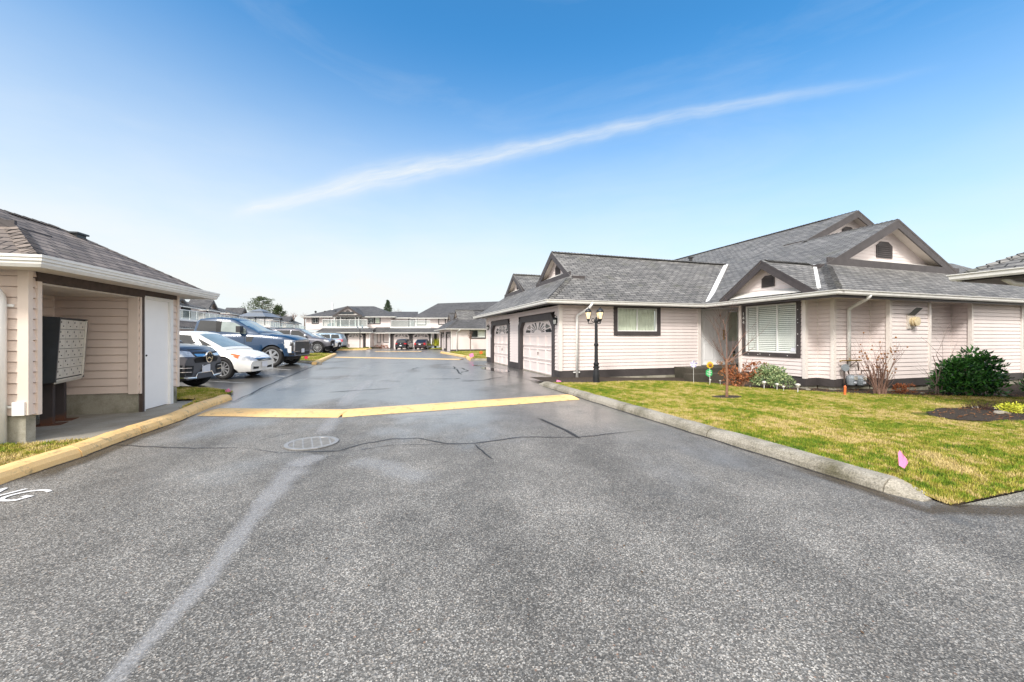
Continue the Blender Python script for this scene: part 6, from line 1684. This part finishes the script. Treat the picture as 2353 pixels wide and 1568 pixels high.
# stones and bark chips in the bed
for i,(px,py,sz,z_) in enumerate(((1857,893,.06,-.05),(2250,900,.08,-.14),(2120,904,.05,-.12),(2245,941,.09,-.1),(2300,957,.10,-.1),(2290,940,.06,-.1))):
    p=G(px,py,z_); mb=MB(); mb.blob((0,0,.01),sz,n=8,jit=.18,sq=.55); o=mb.build('stone',M['kerb'],None,smooth=True); o.location=(p.x,p.y,hw(p)); o.scale=(1.4,1,1)
    tag(o,['pale rounded stone in the soil left of the gas meters','grey stone right of the laurel foot','small stone before the bare shrub','grey stone at the left tip of the round flower bed','flat stone at the front edge of the round flower bed','stone behind the heather in the flower bed'][i],'stone','stones in the beds')
mb=MB()
for i in range(900):
    px=r.uniform(1640,2353); y0=np.interp(px,[1640,1800,2000,2353],[868,880,893,900]); py=r.uniform(y0,y0+14); p=G(px,py,-.08); 
    a=r.uniform(0,6.28); s1=r.uniform(.012,.035); z=hw(p)+.008; c,sn=math.cos(a)*s1,math.sin(a)*s1
    mb.face([(p.x-c,p.y-sn,z),(p.x+sn*.4,p.y-c*.4,z+.01),(p.x+c,p.y+sn,z+.004),(p.x-sn*.4,p.y+c*.4,z+.012)])
for i in range(260):
    a=r.uniform(0,6.28); q=math.sqrt(r.random()); p=L_(bu+2.5*q*math.cos(a),bv+.7*q*math.sin(a)); z=hw(p)+.02; s1=r.uniform(.015,.05); a=r.uniform(0,6.28); c,sn=math.cos(a)*s1,math.sin(a)*s1
    mb.face([(p.x-c,p.y-sn,z),(p.x+sn*.4,p.y-c*.4,z+.01),(p.x+c,p.y+sn,z+.004),(p.x-sn*.4,p.y+c*.4,z+.012)])
tag(mb.build('bark_chips',M['drybrown']),'brown bark chips and dead leaves littering the beds','bark chips',kind='stuff')
# ================================================================ garden ornaments
def stake_light(px,py,label,size=1,z=-.03):
    p=G(px,py,z); root=empty('solar_light',(p.x,p.y,hw(p)),0,label,'garden light','small solar stake lights along the bed edge'); mb=MB()
    mb.tube([(0,0,-.03),(0,0,.12*size)],.008*size,5); mb.build('stake',M['sunstake'],root)
    mb=MB(); mb.lathe([(.022*size,.10*size),(.03*size,.13*size),(.045*size,.14*size),(.035*size,.165*size),(0,.175*size)],(0,0,0),8); mb.build('lamp_head',M['aluminium'],root)
for px,py,sz,la in ((1632,880,.8,'small solar light left of the green sign stake'),(1655,884,.9,'solar light just left of the sapling trunk'),(1690,886,1.0,'solar light in front of the dried hydrangea'),(1738,888,1.1,'solar light between hydrangea and variegated shrub'),
    (1790,893,1.4,'larger solar light at the front left of the variegated shrub'),(1838,895,1.2,'thin solar light in front of the variegated shrub'),(1862,898,.9,'low solar light at the right foot of the variegated shrub'),(1915,902,1.5,'white solar light right of the variegated shrub, last of the row')):
    px_=px if px<1700 else 1700+(px-1700)*.62
    stake_light(px_,py,la,sz)
p=G(1631,885,.0); sf=empty('garden_stake',(p.x,p.y,hw(p)),0,'sunflower ornament above a green hexagonal sign on a white stake','garden ornament')
mb=MB(); mb.tube([(0,0,-.02),(0.0,0,.56)],.008,5); mb.build('stake',M['sunstake'],sf)
mb=MB(); c=Vector((-.02,0,.38)); mb.prism([c+Vector((math.cos(k*math.pi/3+.5)*.11,0,math.sin(k*math.pi/3+.5)*.13)) for k in range(6)],(0,.012,0)); sg=mb.build('sign',M['green_sign'],sf)
for dz,wd in ((.05,.12),(.0,.15),(-.05,.11)):
    mb=MB(); mb.box(c+Vector((0,-.004,dz)),(wd,.004,.014),(Vector((.97,0,.2)),Vector((0,1,0)),Vector((-.2,0,.97)))); mb.build('sign_stripe',M['sunstake'],sg)
mb=MB(); c=Vector((0,-.02,.62))
for k in range(14):
    a=k*2*math.pi/14; t=Vector((math.cos(a),0,math.sin(a))); n=Vector((-math.sin(a),0,math.cos(a))); mb.face([c+t*.04-n*.02,c+t*.11,c+t*.04+n*.02,c+t*.02])
    mb.face([c+t*.04-n*.025+Vector((0,.01,0)),c+t*.085-n*.02+Vector((0,.01,0)),c+t*.12+n*.008+Vector((0,.01,0)),c+t*.04+n*.025+Vector((0,.01,0))])
mb.build('petals',M['yellowflower'],sf); mb=MB(); mb.blob(c,.055,n=10,sq=1,jit=.05); mb.build('flower_centre',M['drybrown'],sf)
p=G(1594,880,.0); pw=empty('pinwheel',(p.x,p.y,hw(p)),0,'white and lavender pinwheel on a thin green stake before the door','garden ornament')
mb=MB(); mb.tube([(0,0,-.02),(-.01,0,.60)],.006,5); mb.build('stake',M['sunstake'],pw)
lav=simple('lavender_foil',(.45,.42,.72),.3,var=.2)
for k in range(10):
    mb=MB(); a=k*math.pi/5; t=Vector((math.cos(a),0,math.sin(a))); n=Vector((-math.sin(a),0,math.cos(a))); c=Vector((-.01,-.02,.62)); mb.face([c,c+t*.12,c+t*.10+n*.05+Vector((0,-.02,0)),c+n*.02]); mb.build('blade',M['white'] if k%2 else lav,pw)
# gas meters
gm_=empty('gas_meter',(0,0,0),0,'pair of grey gas meters with brown pipework on the cream wall under the downspout','gas meter')
gb=L_.sub(7.0,-4.30,(1,0),(0,1))
def meter(u,z,parent):
    mb=MB(); c=gb(u,0,z); 
    prof=[(.0,-.155),(.07,-.15),(.105,-.12),(.125,.0),(.125,.05)]
    mb.lathe(prof,c,14); mb.lathe([(.132,.05),(.132,.075)],c,14); mb.lathe([(.125,.075),(.11,.13),(.05,.165),(0,.17)],c,14)
    o=mb.build('meter_body',M['meter'],parent,smooth=False); mb=MB(); mb.box(c+L_.b.normalized()*-.125+Vector((0,0,.075)),(.11,.03,.09),L_.ax()); mb.build('dial',M['aluminium'],o)
    mb=MB(); mb.box(c+L_.b.normalized()*-.118+Vector((0,0,-.05)),(.09,.02,.05),L_.ax()); mb.build('plate',M['plate'],o)
meter(.46,.17,gm_); meter(.85,.15,gm_)
mb=MB()
for a in ([gb(.05,.05,.74),gb(.05,.0,.76),gb(.9,.0,.76)],):
    mb.tube(a,.022,6)
mb.build('upper_pipe',M['brass'],gm_)
mb=MB()
mb.tube([gb(.16,0,.56),gb(.16,0,.10),gb(.30,0,.02)],.02,6); mb.tube([gb(.30,0,.76),gb(.32,0,.50),gb(.36,0,.36)],.018,6); mb.tube([gb(.36,0,.58),gb(.75,0,.76)],.012,5); mb.tube([gb(.75,0,.70),gb(.78,0,.45)],.018,6); mb.tube([gb(.9,0,.36),gb(.9,0,.44),gb(1.3,0,.44),gb(1.3,.02,.1)],.016,6)
mb.build('pipes',M['brown'],gm_)
mb=MB(); mb.lathe([(.0,-.04),(.11,-.04),(.11,0),(.09,.03),(.04,.05),(0,.05)],gb(.15,-.02,.56),12,axis='y'); mb.build('regulator',M['meter'],gm_)
p=G(1941,910,-.1); om=MB(); om.tube([(0,0,-.02),(0,0,.22)],.03,4); om.lathe([(.04,.22),(.0,.28)],(0,0,0),4); o=om.build('marker_stake',M['orange']); o.location=(p.x,p.y,hw(p)); o.rotation_euler=(0,.06,.4); tag(o,'short bright orange marker stake in front of the gas meters','marker')
# bare sapling at the far house and street-end plants
p=f2(2.0,-1.0); t2=empty('tree',(p.x,p.y,.08),0,'small bare sapling against the wall of the further right house','tree'); mb=MB(); mb.tube([(0,0,0),(0,0,1.3)],.05,5); mb.build('trunk',M['bark'],t2); mb=MB(); r=random.Random(2)
for i in range(6): branch(mb,Vector((0,0,r.uniform(1.0,1.3))),Vector((r.uniform(-.5,.5),0,1)),.6,.03,1,r,nchild=3)
mb.build('crown',M['twig'],t2)
p=Vector((q3(1675,50.6),50.6,.1)); s=empty('shrub',p,0,'yellow-green shrub by the dark entry at the street end','shrub'); mb=MB(); leafcloud(mb,[((r.uniform(-.4,.4),0,r.uniform(.3,.9)),(.35,.3,.3)) for _ in range(8)],60,.14,r,1.6); mb.build('foliage',M['yellowleaf'],s)
p=Vector((q3(1170,50.8),50.8,.05)); s=empty('shrub',p,0,'low dark planting under the ground-floor window at the street end','shrub'); mb=MB(); leafcloud(mb,[((r.uniform(-1.4,1.4),0,.15),(.3,.3,.2)) for _ in range(10)],40,.12,r,1.6); mb.build('foliage',M['redbrown'],s)
# lamp posts down the street: thin pole before far-left garage
p=G(838+0,803); p=Vector((q3(915,47),47,0)); ps=empty('street_lamp',p,0,'thin dark lamp post standing before the left far garage door','street lamp'); mb=MB(); mb.tube([(0,0,0),(0,0,2.55)],.05,6); mb.build('pole',M['blackmetal'],ps); 
for sx in (-.28,.28):
    mb=MB(); mb.lathe([(.06,2.42),(.12,2.66),(.13,2.70),(.0,2.82)],(sx,0,0),6); mb.tube([(0,0,2.45),(sx,0,2.42)],.02,4); mb.build('lantern',M['meter'],ps)
# ================================================================ trees beyond the roofs
def conifer(px,ybase,ytop,Y,label,kind,halfpx,seed):
    r=random.Random(seed); x=(px-CX)*Y/F; zt_=H+(HY-ytop)*Y/F; hwid=halfpx*Y/F
    root=empty('pine_tree' if kind=='pine' else 'spruce_tree',(x,Y,-.3),0,label,'tree','trees beyond the houses')
    Ht=zt_+.3; mb=MB(); mb.tube([(0,0,0),(.1,0,Ht*.5),(0,0,Ht*.93)],[.35*Ht/14,.22*Ht/14,.05],7); mb.build('trunk',M['bark'],root)
    mb=MB(); lv=MB()
    nb=34 if kind=='pine' else 60
    for i in range(nb):
        t=(i+.5)/nb
        if kind=='pine':
            z=Ht*(.42+.56*t); w=hwid*1.15*(1.05-.85*max(0,(t-.45)/.55)**1.5)*(.65+.35*min(1,t/.3))*r.uniform(.6,1.15)
        else:
            z=Ht-4.4*(1-t); w=hwid*min(1,((1-t)*4.4)/2.7)**.9*r.uniform(.7,1.1)+.08
        a=i*2.4+r.uniform(-.4,.4); d=Vector((math.cos(a),math.sin(a),.12 if kind=='pine' else -.15)); e=Vector((0,0,z))+d*w
        mb.tube([(0,0,z-.1*w),(0,0,z)+d*w*.5 if False else tuple(Vector((0,0,z-.05*w))+d*w*.5),tuple(e)],[.05,.03,.012],3)
        for j in range(5 if kind=='pine' else 4):
            f=.35+.65*j/4; c=Vector((0,0,z))+d*w*f; q=(.10*w+.30) if kind=='pine' else (.10*w+.16)*(1.2-f*.5)
            leafcloud(lv,[(c,(q,q,q*.42))],26 if kind=='pine' else 20,.34 if kind=='pine' else .24,r,3.0)
    mb.build('branches',M['bark'],root); lv.build('crown',M['pine' if kind=='pine' else 'spruce'],root)
conifer(602,725,682,95,'broad dark pine rising behind the gazebo','pine',36,4)
conifer(640,728,703,97,'smaller bushy pine at the right shoulder of the big pine','pine',14,6)
conifer(891,716,691,96,'small pointed spruce above the roof at the street end','spruce',14,5)
def baretree(px,ytop,Y,label,seed,h=2.4):
    r=random.Random(seed); x=(px-CX)*Y/F; zt_=H+(HY-ytop)*Y/F; root=empty('tree',(x,Y,0),0,label,'tree','bare trees beyond the houses')
    mb=MB(); mb.tube([(0,0,0),(0,0,zt_-h)],[.3,.15],5); mb.build('trunk',M['bark'],root); mb=MB()
    for i in range(9): branch(mb,Vector((0,0,zt_-h)),Vector((r.uniform(-1,1),r.uniform(-1,1),1.0)),h*.75,.06,2,r,up=.2,spread=.6,nchild=3)
    mb.build('crown',M['twig'],root)
baretree(917,711,110,'bare treetop right of the spruce, over the street-end roof',3); baretree(676,719,120,'bare treetop over the far left roofs',4,2.2); baretree(662,722,118,'low bare treetop just right of the pines',7,2.0); baretree(700,721,122,'faint bare treetop left of the street-end roof',8,1.8)

# ================================================================ sky, sun, camera
w=bpy.data.worlds.new('World'); scene.world=w; w.use_nodes=True; nt=w.node_tree; bg=nt.nodes['Background']
SUN_EL,SUN_AZ=R(42),R(205)
class WN(NT):
    def __init__(s): s.t=nt; s._c={}
t=WN()
sky=t.n('TexSky'); sky.sky_type='NISHITA'; sky.sun_disc=False; sky.sun_elevation=SUN_EL; sky.sun_rotation=SUN_AZ; sky.altitude=0; sky.air_density=1.0; sky.dust_density=.6; sky.ozone_density=2.2
v=t.n('VectorMath',{0:t.co('Generated')},operation='NORMALIZE').outputs[0]
sep=t.n('SeparateXYZ',{0:v}); z=sep.outputs[2]
# thin milky veil thickening to the horizon
veil=t.n('MapRange',{0:t.math('ADD',z,t.math('MULTIPLY',sep.outputs[0],.06)),1:.03,2:.63,3:1.0,4:.0}); veil.interpolation_type='SMOOTHSTEP'
nz=t.noise(2.2,6,.6,co=t.map(v,scale=(1,1,3.0)))
veilf=t.math('MULTIPLY',t.math('POWER',veil.outputs[0],1.1),t.math('MULTIPLY_ADD',nz,.5,.74),clamp=True)
# the long wisp of cirrus, laid along a great circle
def dirv(x,y): return Vector(((x-CX)/F,1,(HY-y)/F)).normalized()
a_=dirv(520,492); b_=dirv(2190,140); n_=a_.cross(b_).normalized(); m_=(a_+b_).normalized(); s_=n_.cross(m_)
warp=t.noise(2.3,5,.6,co=v)
dist=t.math('ADD',t.n('VectorMath',{0:v,1:tuple(n_)},operation='DOT_PRODUCT').outputs['Value'],t.math('MULTIPLY',t.math('SUBTRACT',warp,.5),.06))
along=t.n('VectorMath',{0:v,1:tuple(s_)},operation='DOT_PRODUCT').outputs['Value']
L0=a_.dot(s_); L1=b_.dot(s_)
u_=t.n('MapRange',{0:along,1:L0,2:L1,3:0,4:1}).outputs[0]
# bow of the wisp
dist=t.math('ADD',dist,t.math('MULTIPLY',t.math('MULTIPLY',u_,t.math('SUBTRACT',1.0,u_)),-.02 if n_.z>0 else .02))
wd=t.ramp(u_,[(0,.008),(.10,.018),(.22,.024),(.45,.017),(.8,.012),(1,.006)])
q=t.math('DIVIDE',dist,wd); g_=t.math('EXPONENT',t.math('MULTIPLY',t.math('MULTIPLY',q,q),-1.0))
st=t.noise(9,6,.62,co=t.map(t.n('CombineXYZ',{0:t.math('MULTIPLY',along,.9),1:t.math('MULTIPLY',dist,9.0),2:0.0}).outputs[0]))
amp=t.ramp(u_,[(0,0),(.03,.9),(.18,1.0),(.5,.75),(.85,.45),(1,0)])
wisp=t.math('MULTIPLY',t.math('MULTIPLY',g_,amp),t.n('MapRange',{0:st,1:.28,2:.68,3:.35,4:1.0}).outputs[0],clamp=True)
# fainter wisps elsewhere
c2=t.noise(1.6,7,.62,co=t.map(v,scale=(1.0,1.0,5.0),rot=(0,.28,0),loc=(1.3,.2,.4)),dist=.6)
faint=t.n('MapRange',{0:c2,1:.52,2:.76,3:0.0,4:.10}).outputs[0]
hz=t.n('MapRange',{0:z,1:.02,2:.20,3:1.0,4:0.0}).outputs[0]
cl=t.math('MAXIMUM',t.math('MULTIPLY',wisp,.85,clamp=True),faint)
skyc=t.mix(1,sky.outputs[0],(.40,1.08,1.36),'MULTIPLY')
white=t.n('RGB'); white.outputs[0].default_value=(4.9,5.05,5.0,1)
c=t.mix(veilf,skyc,white.outputs[0]); c=t.mix(cl,c,white.outputs[0])
# bright unseen cloud deck added behind the camera to whiten and brighten the light
ov=t.n('MapRange',{0:t.math('ADD',sep.outputs[1],t.math('MULTIPLY',t.math('SUBTRACT',nz,.5),.5)),1:.25,2:-.25,3:0.0,4:1.0}); ov.interpolation_type='SMOOTHSTEP'
deck=t.mix(1,(10.4,10.0,9.5),t.ramp(t.noise(1.7,5,.6,co=v),[(.3,.75),(.7,1.15)]),'MULTIPLY')
c=t.mix(ov.outputs[0],c,deck)
nt.links.new(c,bg.inputs[0]); bg.inputs[1].default_value=.10
sd=bpy.data.lights.new('sun','SUN'); sd.energy=1.9; sd.angle=R(12); sd.color=(1,.95,.88); so=bpy.data.objects.new('sun',sd); col.objects.link(so)
# light comes from behind and left of the camera
az=R(205); D=Vector((math.sin(az)*math.cos(SUN_EL),math.cos(az)*math.cos(SUN_EL),math.sin(SUN_EL)))
so.rotation_euler=D.to_track_quat('Z','Y').to_euler()
cd=bpy.data.cameras.new('camera'); cam=bpy.data.objects.new('camera',cd); col.objects.link(cam); scene.camera=cam
cam.location=(0,0,H); cam.rotation_euler=(R(90),0,0); cd.sensor_width=36; cd.lens=F/2353*36; cd.shift_y=-(784-HY)/2353; cd.clip_end=8000; cd.clip_start=.05
vs=scene.view_settings; vs.view_transform='Standard'; vs.look='None'; vs.gamma=1; vs.exposure=.95; vs.use_curve_mapping=False
scene.render.resolution_x=1024; scene.render.resolution_y=682
cy=scene.cycles; cy.max_bounces=8; cy.transparent_max_bounces=16; cy.sample_clamp_indirect=6
